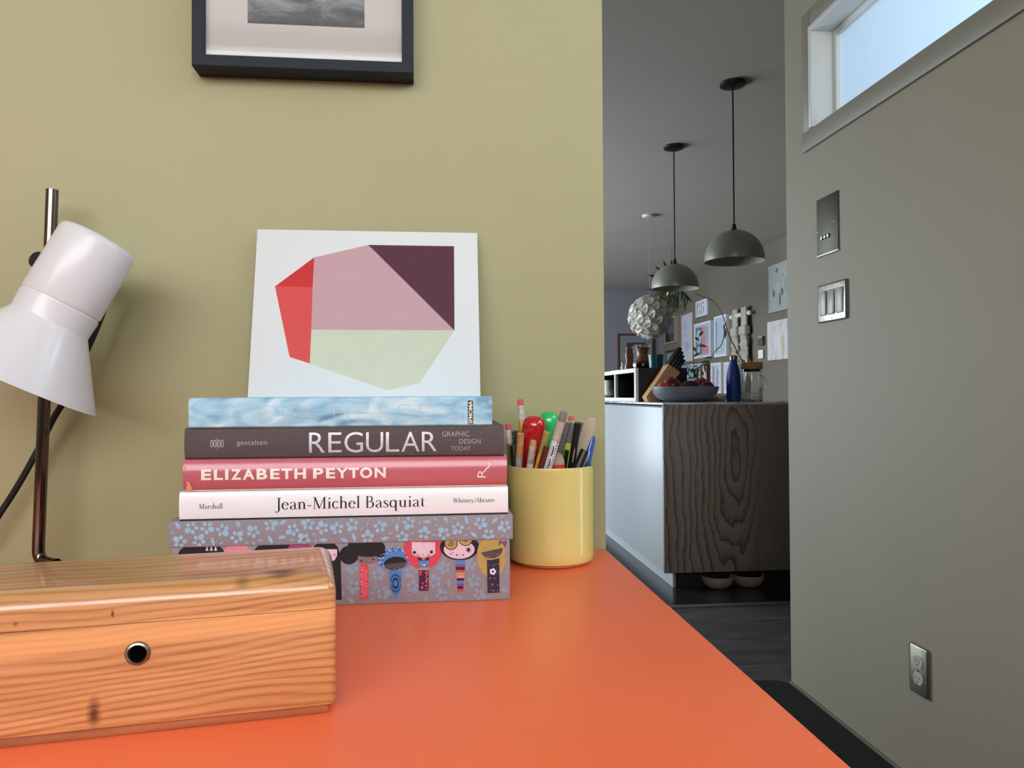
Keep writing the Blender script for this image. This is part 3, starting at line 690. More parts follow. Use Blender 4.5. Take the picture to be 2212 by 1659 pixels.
# charcoal cloth book
rb, mp, sy = book('charcoal cloth book with silver capital title above the pink book', (-.2142, .6925, .8855), -.02, .2786, .0268, .2, .002, M_regular)
U = units(396, 990, 984, 1088)
b = MB()
for ch, a, c, yt, yb in (('R',661,695,932.6,976.5),('E',702.5,731,932.4,976.2),('G',737.5,778,931.5,976.6),('U',784.6,822,932,976),('L',828,857,931.5,975),('A',862,901.7,931.2,974.8),('R',907,940,931,974.5)):
    textbox(b, ch, U, a, c, yt, yb, mp, 0, -.004)
b.build('title_lettering', M_silver, rb, smooth=0)
b = MB()
for ch, a, c, yt, yb in (('GRAPHIC',952,1012,930.5,941.5),('DESIGN',990,1037,947,957.5),('TODAY',972,1014.5,963,973)): textbox(b, ch, U, a, c, yt, yb, mp, 0, -.012)
b.build('subtitle_lettering', M_greylet, rb, smooth=0)
b = MB()
for x in (454, 460.5, 469.5, 476):
    ribbon(b, [(x+2.4*math.cos(q*PI/8), 956+7.6*math.sin(q*PI/8), 1.3) for q in range(17)], lambda X, Y: mp(*U(X, Y)))
ribbon(b, [(465, 944, 1), (465, 968, 1)], lambda X, Y: mp(*U(X, Y)))
b.build('publisher_mark', M_greylet, rb, smooth=0)
b = MB(); textbox(b, 'gestalten', U, 507, 571, 948.8, 962.6, mp, 0, -.012); b.build('publisher_lettering', M_greylet, rb, smooth=0)

# pale blue paperback
eb, mp, sy = book('pale blue watery patterned paperback on top of the stack', (-.2104, .6905, .9125), -.006, .2644, .0262, .2, .0006, M_sea, soft=True)
U = units(405, 921, 917, 1063)
STK = {'E': [[(1,1),(0,1),(0,0),(1,0)], [(0,.53),(.86,.53)]], 'V': [[(0,1),(.5,0),(1,1)]], 'A': [[(0,0),(.5,1),(1,0)], [(.19,.33),(.81,.33)]], 'H': [[(0,0),(0,1)], [(1,0),(1,1)], [(0,.56),(1,.56)]],
       'S': [[(.95,.8),(.82,.95),(.5,1),(.17,.92),(.05,.74),(.2,.57),(.5,.5),(.82,.42),(.97,.24),(.84,.06),(.5,0),(.16,.05),(.02,.2)]]}
for lay, wdt, m_, nm in ((0, 1.9, M_outline, 'title_outline'), (1, 1.0, M_cream, 'title_lettering')):
    b = MB(); mm = lambda X, Y: mp(*U(X, Y), e=.00015+.00012*lay)
    for ch, a, c, yt, yb in (('E',552,578,872,909),('V',597,627,871.8,908.6),('A',637,668,871.5,908.2),('H',714.5,743.5,871,907.6),('E',766,791,870.6,907),('S',810,836,870.2,907.2),('S',853.5,880.5,869.6,906.6),('E',901,925.5,869.4,906)):
        for st in STK[ch]:
            q = [(a+(c-a)*u, yb+(yt-yb)*v, wdt) for u, v in st]
            if ch == 'S': ribbon(b, q, mm)
            else:
                for e0, e1 in zip(q, q[1:]): ribbon(b, [e0, e1], mm)
    b.build(nm, m_ if lay == 0 else M_white, eb, smooth=0)
b = MB(); Q = lambda X, Y: mp(*U(X, Y)); ribbon(b, [(1014.8, 914, 11.8), (1014.8, 861, 11.8)], Q, 0)
textbox(b, 'SFMOMA', U, 1010.4, 1019.2, 862, 913, lambda x, z: mp(x, z, e=.0003), 1, .03, True)
b.build('publisher_mark', [M_ink, M_white], eb, smooth=0)

# ================================================================== leaning painted card
CW, CH = .2525, .1985
lean = math.asin(.047/CH)
card = thing('painted_card', 'white card painted with a faceted red, pink and plum shape', 'painting', (-.1985, .8525, .9388))
card.rotation_euler = (-lean, 0, 0)
b = MB(); b.box(0, 0, 0, CW, .0022, CH, bev=.0004); b.build('board', M_paper, card)
PT = {k: (u*CW, v*CH) for k, (u, v) in dict(a=(.0909,.6473), b=(.2573,.8284), c=(.4984,.9115), d=(.8906,.9111), e=(.8883,.3884), f=(.2565,.3894), g=(.256,.6459), h=(.1683,.2294), i=(.2558,.1919), j=(.5939,.0369), k=(.7324,.0778)).items()}
for nm, keys, col in (('red_triangle', 'abg', (186, 36, 36)), ('coral_facet', 'agfih', (200, 70, 66)), ('pink_facet', 'bcef', (186, 150, 156)), ('plum_triangle', 'cde', (76, 32, 50)), ('sage_facet', 'fekji', (196, 201, 180))):
    b = MB(); b.poly([(PT[k][0], -.0002, PT[k][1]) for k in keys]); b.build(nm, pm(nm+'_paint', col, .7, var=.03, scale=60), card, smooth=0)

# ================================================================== black framed photograph on the olive wall
def frame_bars(b, w, h, fw, y0, y1, bev=.001):
    loops = [(0, y1), (0, y0+bev), (bev, y0), (fw-bev*.6, y0), (fw, y0+bev*.6), (fw, y1)]      # inset from the outer edge, depth
    vs = [(x, y, z) for d, y in loops for x, z in ((d, d), (w-d, d), (w-d, h-d), (d, h-d))]
    k = len(loops)
    b.add(vs, [(q*4+i, q*4+(i+1) % 4, ((q+1) % k)*4+(i+1) % 4, ((q+1) % k)*4+i) for q in range(k) for i in range(4)])
def mat_clouds():
    m, t, bs = newmat('grey_sea_photograph')
    n = N(t, 'TexNoise', i_Scale=1.0, i_Detail=9.0, i_Distortion=.6); n.inputs['Roughness'].default_value = .68; L(t, coords(t, (14, 1, 34)), n.inputs['Vector'])
    L(t, ramp(t, n.outputs[0], [(.34, lin((24, 26, 31))), (.5, lin((60, 63, 71))), (.66, lin((134, 140, 150)))]), bs.inputs['Base Color']); bs.inputs['Roughness'].default_value = .7
    return m
pf = thing('picture_frame', 'black framed grey sea photograph on the olive wall, cut by the top', 'picture frame', (-.2653, .91, 1.3096))
b = MB(); frame_bars(b, .2452, .33, .0128, -.031, -.0005); b.build('frame', M_frameblk, pf)
b = MB(); b.box(.0125, -.0215, .0125, .2327, -.019, .3175); b.build('mat_board', M_mat, pf, smooth=0)
b = MB(); b.box(.0586, -.0217, .0545, .1895, -.0214, .275); b.build('photograph', mat_clouds(), pf, smooth=0)
b = MB(); b.box(.0125, -.0262, .0125, .2327, -.0250, .3175); b.build('glass', M_glass, pf, smooth=0)

# ================================================================== desk lamp
lamp = thing('desk_lamp', 'white enamel desk lamp on a chrome rod behind the wooden chest', 'lamp', (-.345, .80, DZ))
O = Vector((-.345, .80, DZ))
def loc_(*p): return tuple(Vector(p)-O)
b = MB(); b.lathe([(0, 0), (.076, 0), (.08, .002), (.078, .006), (.06, .0078), (0, .008)], 48); b.build('base', M_black, lamp)
b = MB(); b.tube([loc_(*p) for p in [(-.4064, .868, 1.1638), (-.4184, .868, .805)]+catmull([(-.4184, .868, .805), (-.4192, .868, .782), (-.4185, .868, .771), (-.412, .865, .765), (-.395, .855, .7635)], 5)[1:]], .0062, 20); b.build('rod', M_chrome, lamp)
top, mouth = Vector((-.333, .81, 1.10)), Vector((-.4030, .788, .9557))
ax = (mouth-top).normalized()
Ms = Matrix.Translation(top-O) @ ax.to_track_quat('Z', 'Y').to_matrix().to_4x4()
b = MB(); b.lathe([(0, .0), (.0315, .0), (.0345, .0012), (.0366, .0035), (.0374, .007), (.0377, .0738), (.0372, .0748), (.0366, .0752), (.0366, .0772), (.0376, .0776), (.0366, .0952), (.0368, .0968), (.0772, .1606), (.0776, .1612), (.0762, .1612), (.0345, .097), (.0345, .012), (0, .011)], 72, 0, Ms); b.build('lamp_shade', M_lampwhite, lamp)
b = MB(); b.lathe([(0, .02), (.013, .02), (.014, .07), (.012, .075), (.008, .078), (0, .078)], 24, 0, Ms); b.build('socket', M_black, lamp)
b = MB(); b.tube([loc_(-.409, .868, 1.078), loc_(-.372, .836, 1.074)], .0085, 16); b.tube([loc_(-.4085, .868, 1.066), loc_(-.4079, .868, 1.09)], .0105, 16); b.build('clamp', M_black, lamp)
b = MB(); b.tube([loc_(-.4085, .86, 1.081), loc_(-.4115, .846, 1.0845)], [.0085, .009], 18); b.build('knob', M_black, lamp)
b = MB(); b.tube([loc_(*p) for p in catmull([(-.345, .84, 1.085), (-.350, .872, 1.07), (-.3597, .886, 1.0412), (-.3699, .887, 1.0129), (-.382, .888, .9848), (-.3988, .889, .9441), (-.4146, .889, .9162), (-.4298, .889, .8835), (-.4487, .889, .8474), (-.4676, .889, .8161), (-.49, .885, .782), (-.53, .87, .7595), (-.6, .84, .7588)], 5)], .0034, 10); b.build('cord', M_rubber, lamp)

# ================================================================== cedar chest
ch_rz = math.atan2(.0255, .1647)
dx_, dy_ = math.cos(ch_rz), math.sin(ch_rz)
chest = thing('wooden_chest', 'varnished cedar chest with a round metal keyhole in the foreground', 'chest', (-.2257-.040*dx_, .4285-.040*dy_, DZ), ch_rz)
CL = .2118
b = MB(); b.box(.0045, .003, 0, CL-.0045, .092, .006, bev=.001); b.build('foot', M_cedarfoot, chest)
def chest_part(rings):
    """stack of rounded rectangles: (z, inset) pairs"""
    b = MB(); n = 24; vs = []
    for z, d in rings:
        r = max(.0044-d*.25, .003)
        for cx, cy, a0 in ((CL-d-r, .095-d-r, 0), (d+r, .095-d-r, 90), (d+r, d+r, 180), (CL-d-r, d+r, 270)):
            for i in range(6): a = math.radians(a0+i*18); vs.append((cx+r*math.cos(a), cy+r*math.sin(a), z))
    k = len(rings)
    fs = [(q*n+i, q*n+(i+1) % n, (q+1)*n+(i+1) % n, (q+1)*n+i) for q in range(k-1) for i in range(n)]+[list(range(n))[::-1], [(k-1)*n+i for i in range(n)]]
    return b.add(vs, fs)
chest_part([(.0055, .0012), (.0062, .0003), (.0070, 0), (.0607, 0), (.0611, .0004)]).build('body', M_cedar, chest, smooth=30)
chest_part([(.0613, .0004), (.0617, 0), (.0705, 0)]+[(.0705+.0107*math.sin(math.radians(a)), .0107*(1-math.cos(math.radians(a)))) for a in range(10, 91, 10)]).build('lid', M_cedar, chest, smooth=30)
Mk = Matrix.Translation((.106, 0, .0448)) @ Matrix.Rotation(PI/2, 4, 'X')
b = MB(); b.lathe([(.0042, -.004), (.0044, .0008), (.0050, .0016), (.0060, .0012), (.0066, .0002), (.0066, -.001)], 32, 0, Mk); ring = b.build('keyhole_ring', M_steel, chest)
b = MB(); b.lathe([(0, .00015), (.0043, .00015), (.0043, -.001)], 24, 0, Mk); b.build('keyhole', pm('keyhole_shade', (6, 6, 6), 1, spec=0), chest)  # matte disc painted near black for the dark inside an uncut hole

# ================================================================== yellow cup and what stands in it
cup = thing('pencil_cup', 'pale yellow glazed ceramic cup at the desk corner full of pencils', 'cup', (.132, .8455, DZ))
b = MB(); b.lathe([(0, .0028), (.0435, .0028), (.0462, .004), (.0474, .008), (.0477, .014), (.0477, .1035), (.0473, .1058), (.0460, .1068), (.0447, .1058), (.0443, .1035), (.0441, .012), (.040, .0095), (0, .0092)], 96); b.build('body', M_yel, cup)
b = MB(); b.lathe([(0, 0), (.0415, 0), (.043, .001), (.0432, .003), (0, .003)], 64); b.build('foot', M_foot, cup)

Mw = pm('pencil_wood', (196, 160, 118), .7, var=.15, scale=60); M_lead = pm('graphite', (60, 60, 62), .35)
M_erpink = pm('pink_eraser', (196, 92, 92), .8); M_ergrey = pm('grey_eraser', (130, 116, 108), .85); M_eryel = pm('worn_yellow_eraser', (196, 168, 92), .85)
M_ferr = pm('aluminium_ferrule', (212, 210, 208), .3, .45, var=.3, scale=120); M_copper = pm('copper_ferrule', (206, 150, 104), .35, .4, var=.2, scale=200); M_brass = pm('brass_green_ferrule', (176, 164, 92), .35, .4, var=.2, scale=200)
P = dict(yel=pm('yellow_pencil_paint', (222, 160, 36), .3, coat=.4), gold=pm('olive_pencil_paint', (128, 106, 62), .4), dark=pm('dark_grey_plastic', (62, 60, 58), .4), blk=pm('black_pencil_paint', (22, 21, 21), .35), silv=pm('lilac_pencil_paint', (156, 146, 148), .35), red=pm('clear_red_plastic', (176, 20, 24), .12, coat=.6), grn=pm('clear_green_plastic', (40, 176, 96), .12, coat=.6), wht=pm('white_pencil_paint', (216, 206, 206), .35), maroon=pm('maroon_pencil_paint', (84, 26, 24), .35), slate=pm('slate_pencil_paint', (84, 82, 84), .45), lime=pm('lime_plastic', (176, 204, 60), .35), bone=pm('bone_folder_material', (196, 184, 164), .6, var=.08, scale=60), blue=pm('blue_pen_plastic', (20, 74, 168), .2, coat=.5), carp=pm('red_wax_paint', (176, 40, 38), .5), teal=pm('blue_dot_print', (52, 82, 112), .5), clear=pm('smoky_clear_plastic', (168, 172, 168), .1, trans=.6), grain=pm('raw_sharpened_wood', (150, 130, 112), .8, var=.2, scale=120))
def stick(name, label, cat, bot, top):
    bo, tp = Vector(bot), Vector(top); dr = tp-bo
    return thing(name, label, cat, bo, quat=Vector((0, 0, 1)).rotation_difference(dr), group='pens and tools standing in the yellow cup'), dr.length
def hexa(b, r, z0, z1, n=6, mi=0): b.lathe([(0, z0), (r*.97, z0), (r, z0+.0003), (r, z1-.0003), (r*.97, z1), (0, z1)], n, mi)
def pencil(label, bot, top, r, paint, ferrule=None, eraser=None, n=6, fl=.016, er=.008):
    o, Ln = stick('pencil', label, 'pencil', bot, top)
    e0 = Ln-(er if eraser else 0); f0 = e0-(fl if ferrule else 0)
    b = MB(); hexa(b, r, .012, f0, n); b.build('shaft', paint, o)
    b = MB(); b.lathe([(0, 0), (.0009, .001), (r*.9, .0122), (0, .0122)], 12); b.build('point', Mw, o)
    if ferrule:
        b = MB(); pr = [(0, f0-.0002)]; k = 10
        for i in range(k+1):
            z = f0+(e0-f0)*i/k; g = 1.0 if i in (0, 3, 7, 10) else (1.06 if i % 2 else .99)
            pr.append((r*1.04*g, z))
        pr.append((0, e0)); b.lathe(pr, 20); b.build('ferrule', ferrule, o)
    if eraser:
        b = MB(); b.lathe([(0, e0), (r*.93, e0), (r*.95, Ln-.0022), (r*.8, Ln-.0005), (0, Ln)], 20); b.build('eraser', eraser, o)
    if not eraser and not ferrule:
        b = MB(); b.lathe([(0, Ln-.0004), (r*.62, Ln-.0004), (r*.55, Ln+.0001), (0, Ln+.0001)], 16); b.build('lead_end', M_lead, o)
    return o, Ln
pencil('yellow pencil with pink eraser, highest behind the red handle', (.1090, .8774, .7655), (.1005, .8676, .9352), .0037, P['yel'], M_ferr, M_erpink, fl=.0175, er=.0075)
pencil('olive pencil with red eraser, leftmost in the cup', (.0992, .862, .7655), (.0845, .853, .9080), .0036, P['gold'], M_ferr, M_erpink, er=.007)
o, Ln = stick('marker_pen', 'dark grey capped marker behind the black pencil at left', 'pen', (.1022, .8715, .7655), (.0918, .8581, .8992))
b = MB(); b.lathe([(0, 0), (.004, 0), (.0045, .09), (0, .09)], 16); b.build('barrel', P['blk'], o)
b = MB(); b.lathe([(0, .09), (.0052, .09), (.0054, Ln-.003), (.0046, Ln), (0, Ln)], 8); b.build('cap', P['dark'], o)
pencil('thick black round pencil with hollow end, front left in the cup', (.1005, .846, .7655), (.0892, .838, .8847), .0043, P['blk'], n=20)
pencil('lilac grey pencil with an empty copper ferrule', (.0890, .8457, .7655), (.0960, .8260, .8981), .0037, P['silv'], M_copper, n=20, fl=.027)
def handle(label, bot, top, r, m_):
    o, Ln = stick('screwdriver', label, 'screwdriver', bot, top)
    b = MB(); b.tube([(0, 0, 0), (0, 0, .06)], .003, 12); b.build('blade', M_steel, o)
    z0 = .055; b = MB(); n = 48; pr = [(0, z0), (r*.6, z0), (r*.74, z0+.01), (r*.86, z0+.035), (r, Ln-.03), (r*1.02, Ln-.018), (r*.98, Ln-.010), (r*.86, Ln-.0045), (r*.62, Ln-.0015), (r*.3, Ln-.0002), (0, Ln)]
    base = len(b.v); b.lathe(pr, n)
    for i, v in enumerate(b.v):                        # eight shallow flutes below the domed end
        a = math.atan2(v[1], v[0]); k = 1-.05*abs(math.sin(a*4)) if v[2] < Ln-.012 else 1
        b.v[i] = (v[0]*k, v[1]*k, v[2])
    b.build('handle', m_, o, smooth=50)
handle('clear red domed screwdriver handle standing in the cup', (.1028, .8537, .7655), (.1138, .8430, .9165), .0133, P['red'])
handle('clear green domed screwdriver handle behind the red one', (.1212, .8746, .7655), (.1353, .8719, .9208), .0118, P['grn'])
pencil('white pencil with crinkled ferrule and worn yellow eraser', (.0955, .8560, .7655), (.1086, .8144, .8911), .0037, P['wht'], M_ferr, M_eryel, n=20, fl=.02, er=.006)
pencil('yellow pencil with green banded brass ferrule and no eraser', (.0930, .8500, .7655), (.1221, .8079, .9000), .0036, P['yel'], M_brass, fl=.024)
pencil('thick maroon pencil with flat unsharpened wood end', (.0935, .8388, .7655), (.1225, .8068, .8845), .0044, P['maroon'], n=20)
o, Ln = pencil('white pencil printed with blue ovals and grey eraser', (.0980, .8314, .7655), (.1380, .7914, .9224), .0043, P['wht'], pm('pinkish_clear_sleeve', (190, 168, 162), .2, var=.2, scale=300, coat=.5), M_ergrey, n=24, fl=.022, er=.011)
b = MB()
for k in range(5):
    z = Ln-.044-k*.0145
    for da, m_ in ((0, 0),):
        a0 = -PI*.62
        vs = []
        for i in range(14):
            q = 2*PI*i/14; aa = a0+.42*math.cos(q); vs.append((.00435*math.cos(aa), .00435*math.sin(aa), z+.0062*math.sin(q)))
        b.poly(vs, 0)
for k in range(26):
    z = Ln-.034-k*.0032; a0 = -PI*.35
    b.poly([(.00435*math.cos(a0+u), .00435*math.sin(a0+u), z+v) for u, v in ((-.18, -.0009), (.18, -.0009), (.18, .0009), (-.18, .0009))], 1)
b.build('dot_print', [P['teal'], P['blk']], o, smooth=0)
pencil('slate grey six-sided pencil beside the printed white one', (.1062, .8373, .7655), (.1476, .8263, .9092), .0042, P['slate'])
pencil('yellow pencil with silver ferrule behind the black lettered pencil', (.1509, .8779, .7655), (.1583, .8587, .9153), .0037, P['yel'], M_ferr, M_erpink, fl=.02, er=.005)
o, Ln = pencil('black pencil with small white lettering near its end', (.1415, .8546, .7655), (.1562, .8106, .9095), .0039, P['blk'])
b = MB()
put(b, 'CHINA', -.0011, .0011, Ln-.044, Ln-.028, lambda x, z: (x*.45-.0003, -.0041, z), 0, .02, True); b.build('lettering', M_white, o, smooth=0)
o, Ln = stick('highlighter', 'lime green highlighter with black clip and clear dome', 'highlighter', (.1358, .8625, .7655), (.1503, .8360, .8873))
b = MB(); b.lathe([(0, 0), (.005, 0), (.0062, .04), (.0066, Ln-.001), (.006, Ln), (0, Ln)], 24); b.build('cap', P['lime'], o)
b = MB(); b.lathe([(0, Ln), (.0056, Ln), (.0056, Ln+.014), (.004, Ln+.021), (0, Ln+.0235)], 24); b.build('dome', P['clear'], o)
b = MB(); b.box(-.0045, -.0085, Ln-.032, .0005, -.0062, Ln-.007, bev=.0008); b.build('clip', P['blk'], o)
o, Ln = stick('bone_folder', 'pale bone folder blade leaning to the right in the cup', 'bone folder', (.1336, .8816, .7655), (.1748, .8256, .9146))
pts = []
for z, hw in ((0, .002), (.04, .0038), (.08, .0050), (.12, .0060), (Ln-.012, .0068), (Ln-.005, .0060), (Ln-.001, .0038)): pts.append((z, hw))
b = MB(); vs = [(hw, z) for z, hw in pts]+[(-hw, z) for z, hw in reversed(pts)]
n = len(vs); b.add([(x, -.0009, z) for x, z in vs]+[(x, .0009, z) for x, z in vs], [(i, (i+1) % n, n+(i+1) % n, n+i) for i in range(n)]+[list(range(n)), [n+i for i in range(n)][::-1]])
b.build('blade', P['bone'], o)
pencil('short dark olive pencil just showing behind the bone folder', (.1650, .8671, .7655), (.1719, .8575, .9074), .0036, P['gold'])
o, Ln = stick('ballpoint_pen', 'blue capped ballpoint pen, rightmost in the cup', 'pen', (.1501, .8441, .7655), (.1790, .8457, .8932))
b = MB(); b.lathe([(0, 0), (.0036, 0), (.0038, .08), (0, .08)], 6); b.build('barrel', P['clear'], o)
b = MB(); b.lathe([(0, .07), (.0047, .07), (.0047, Ln-.03), (.0044, Ln-.004), (.003, Ln), (0, Ln)], 20); b.build('cap', P['blue'], o)
b = MB(); b.box(-.0014, -.0072, .075, .0014, -.0042, Ln-.02, bev=.0006); b.build('clip', P['blue'], o)
o, Ln = stick('marker_pen', 'black marker with flat grey clip beside the blue pen', 'pen', (.1179, .8240, .7655), (.1655, .8191, .8796))
b = MB(); b.lathe([(0, 0), (.0046, 0), (.005, Ln-.002), (.0044, Ln), (0, Ln)], 20); b.build('barrel', P['blk'], o)
b = MB(); b.box(.0042, -.0018, Ln-.045, .0062, .0018, Ln+.0005, bev=.0006); b.build('clip', M_steel, o)
o, Ln = stick('wax_pencil', 'fat red pencil with whittled wood tip, low at the cup rim', 'pencil', (.1403, .8096, .7655), (.1337, .8116, .8775))
b = MB(); b.lathe([(0, 0), (.0072, 0), (.0074, .012), (.0074, Ln-.0125), (0, Ln-.0125)], 24); b.build('shaft', P['carp'], o)
b = MB(); b.lathe([(0, Ln-.0126), (.0073, Ln-.0126), (.0066, Ln-.006), (.0045, Ln-.0015), (.0022, Ln), (0, Ln+.0003)], 12); b.build('tip', P['grain'], o)

# ================================================================== fittings on the grey wall (local x runs toward the viewer's right, -y faces the room)
RW = -PI/2
ic = thing('intercom', 'steel intercom plate with slots and three buttons above the switches', 'intercom', (1.153, 2.176, 1.347), RW)
b = MB(); b.box(0, -.0035, 0, .1205, -.0003, .1705, bev=.0012); b.build('plate', M_darksteel, ic)
b = MB(); b.box(-.0006, -.0062, -.002, .1208, -.0003, .0042, bev=.0018, seg=3); plabel(b.build('lower_lip', pm('pale_lip', (206, 206, 198), .35, .3), ic), 'bright lower lip')  # lip coloured much paler than the plate
b = MB()
for k in range(3): b.box(.042, -.0038, .093+k*.0085, .072, -.003, .0952+k*.0085)
b.build('speaker_slots', M_black, ic, smooth=0)
for k in range(3):
    b = MB(); b.lathe([(.0062, 0), (.0064, .002), (.0055, .004), (0, .0044)], 16, 0, Matrix.Translation((.033+k*.0175, -.0035, .052)) @ Matrix.Rotation(PI/2, 4, 'X')); b.build('button', M_steel, ic)
for x, z in ((.006, .075), (.1, .087)):
    b = MB(); b.lathe([(.003, 0), (.0026, .0012), (0, .0016)], 12, 0, Matrix.Translation((x, -.0035, z)) @ Matrix.Rotation(PI/2, 4, 'X')); b.build('screw', M_chrome, ic)
def plate(b, w, h, d, bev): 
    b.box(0, -d, 0, w, -.0003, h, bev=bev, seg=3)
sw = thing('light_switch', 'steel three gang plate of wide rocker switches below the intercom', 'light switch', (1.153, 2.170, 1.1478), RW)
b = MB(); plate(b, .157, .1115, .0065, .005); b.build('plate', M_steel, sw)
M_rock = pm('grey_rocker_plastic', (168, 166, 154), .35)
for k in range(3):
    x = .0175+k*.0455; b = MB(); b.box(x-.0015, -.0068, .0195, x+.0345, -.004, .0925); b.build('rocker_frame', M_black, sw, smooth=0)
    b = MB(); v = [(x, -.0078, .021), (x+.033, -.0078, .021), (x+.033, -.0105, .091), (x, -.0105, .091)]
    b.box(x, -.0055, .021, x+.033, .0055, .091, bev=.001, M=Matrix.Translation((0, -.0055, 0)) @ Matrix.Translation((0, 0, .056)) @ Matrix.Rotation(.035*(1 if k != 1 else -1), 4, 'X') @ Matrix.Translation((0, 0, -.056)) @ Matrix.Diagonal((1, .9, 1, 1))); b.build('rocker', M_rock, sw)
    for z in (.0085, .103):
        b = MB(); b.lathe([(.0028, 0), (.0025, .001), (0, .0014)], 12, 0, Matrix.Translation((x+.0165, -.0064, z)) @ Matrix.Rotation(PI/2, 4, 'X')); b.build('screw', M_chrome, sw)
ou = thing('power_outlet', 'steel outlet plate with two pale sockets low on the grey wall', 'outlet', (1.153, 1.749, .2215), RW)
b = MB(); plate(b, .069, .116, .006, .0048); b.build('plate', M_midsteel, ou)
for z in (.0385, .0785):
    b = MB(); n = 28; o_ = [(.0168*math.cos(2*PI*i/n), max(-.0135, min(.0135, .0172*math.sin(2*PI*i/n)))) for i in range(n)]
    vs = [(.0345+x, -.0058, z+q) for x, q in o_]+[(.0345+x*.94, -.0088, z+q*.94) for x, q in o_]
    b.add(vs, [(i, (i+1) % n, n+(i+1) % n, n+i) for i in range(n)]+[[n+i for i in range(n)]]); so = b.build('socket', pm('ivory_socket', (198, 194, 182), .35), ou)
    b = MB()
    for x in (-.006, .006): b.box(.0345+x-.0009, -.00895, z-.001, .0345+x+.0009, -.0085, z+.0065)
    b.lathe([(0, .00025), (.0022, .00025), (.0022, -.0003)], 10, 0, Matrix.Translation((.0345, -.0088, z-.007)) @ Matrix.Rotation(PI/2, 4, 'X')); b.build('slots', M_black, so, smooth=0)
b = MB(); b.lathe([(.003, 0), (.0026, .001), (0, .0014)], 12, 0, Matrix.Translation((.0345, -.0060, .0585)) @ Matrix.Rotation(PI/2, 4, 'X')); b.build('screw', M_chrome, ou)

# black rug between desk and wall
m, t, bs = newmat('black_pile'); n = N(t, 'TexNoise', i_Scale=260.0, i_Detail=3.0); L(t, coords(t), n.inputs['Vector'])
L(t, ramp(t, n.outputs[0], [(.3, lin((5, 5, 5))), (.75, lin((20, 20, 20)))]), bs.inputs['Base Color']); bs.inputs['Roughness'].default_value = 1
bp = N(t, 'Bump', i_Strength=1.0, i_Distance=.006); L(t, n.outputs[0], bp.inputs['Height']); L(t, bp.outputs[0], bs.inputs['Normal'])
rug = thing('rug', 'black pile rug on the floor between desk and grey wall', 'rug', (.55, 1.0, 0))
b = MB(); pts = []
for cx, cy, a0 in ((.52, 1.36, 0), (-.5, 1.36, 90), (-.5, -1.4, 180), (.52, -1.4, 270)):
    for i in range(7): a = math.radians(a0+i*15); pts.append((cx+.06*math.cos(a), cy+.035*math.sin(a)))
n = len(pts); b.add([(x, y, .0006) for x, y in pts]+[(x, y, .010) for x, y in pts]+[(x*.985, y*.993, .013) for x, y in pts], [(k*n+i, k*n+(i+1) % n, (k+1)*n+(i+1) % n, (k+1)*n+i) for k in (0, 1) for i in range(n)]+[[2*n+i for i in range(n)]])
b.build('pile', m, rug); 
b = MB(); b.box(.580, -1.38, .0006, .592, 1.37, .008, bev=.002); b.build('binding', pm('rug_binding', (30, 29, 28), .9), rug)

# ================================================================== kitchen island
IX, IY, IT = 1.11, 3.56, .897
isl = thing('kitchen_island', 'kitchen island with pale side and dark oak end panel', 'kitchen island', (IX, IY, 0))
M_islside = pm('pale_grey_laminate', (174, 178, 178), .35, var=.03, scale=1.2, stretch=(1, 3, .3))
b = MB(); b.box(.004, .004, .09, 1.05, 2.6, IT-.016); b.build('carcass', M_black, isl, smooth=0)
for k in range(2):
    b = MB(); b.box(-.014, .0035+k*1.295, .094, .004, .0035+k*1.295+1.294, IT-.022, bev=.0004); b.build('door_panel', M_islside, isl)
b = MB(); b.box(-.0146, -.016, .088, 1.051, .003, IT-.010, bev=.0006); b.build('end_panel', M_oak, isl)
b = MB(); b.box(.065, .06, 0, .98, 2.55, .09); b.build('plinth', pm('dark_plinth', (36, 36, 38), .4), isl, smooth=0)
b = MB(); b.box(.05, .06, .001, .064, 2.55, .09); plabel(b.build('plinth_board', M_islside, isl, smooth=0), 'pale plinth board')
def mat_marble():
    m, t, bs = newmat('grey_veined_worktop'); n = N(t, 'TexNoise', i_Scale=5.0, i_Detail=8.0, i_Distortion=2.0); L(t, coords(t, (1, 1, 3)), n.inputs['Vector'])
    L(t, ramp(t, n.outputs[0], [(.38, lin((140, 142, 146))), (.5, lin((206, 206, 206))), (.7, lin((222, 222, 220)))]), bs.inputs['Base Color']); bs.inputs['Roughness'].default_value = .3
    return m
wt = thing('worktop', 'thin pale veined worktop covering the island', 'worktop', (IX, IY, IT-.0098))
b = MB(); b.box(-.0155, -.0165, 0, 1.055, 2.605, .0098, bev=.001); b.build('slab', mat_marble(), wt)

# pet bowls on the floor under the overhang
M_bowl = pm('bronze_brown_bowl_glaze', (196, 164, 150), .3, .2, var=.05)
pet = thing('pet_bowl', 'brown pet bowl on the floor, left one of two under the oak panel', 'bowl', (1.376, 3.605, 0), group='pet bowls')
b = MB(); b.lathe([(0, 0), (.044, 0), (.049, .002), (.054, .006), (.068, .018), (.0755, .038), (.0775, .056), (.0765, .0578), (.0750, .056), (.072, .038), (.062, .016), (.047, .008), (0, .007)], 48); b.build('shell', M_bowl, pet)
dup(pet, (1.536, 3.612, 0), 'brown pet bowl on the floor, right one of two under the oak panel')

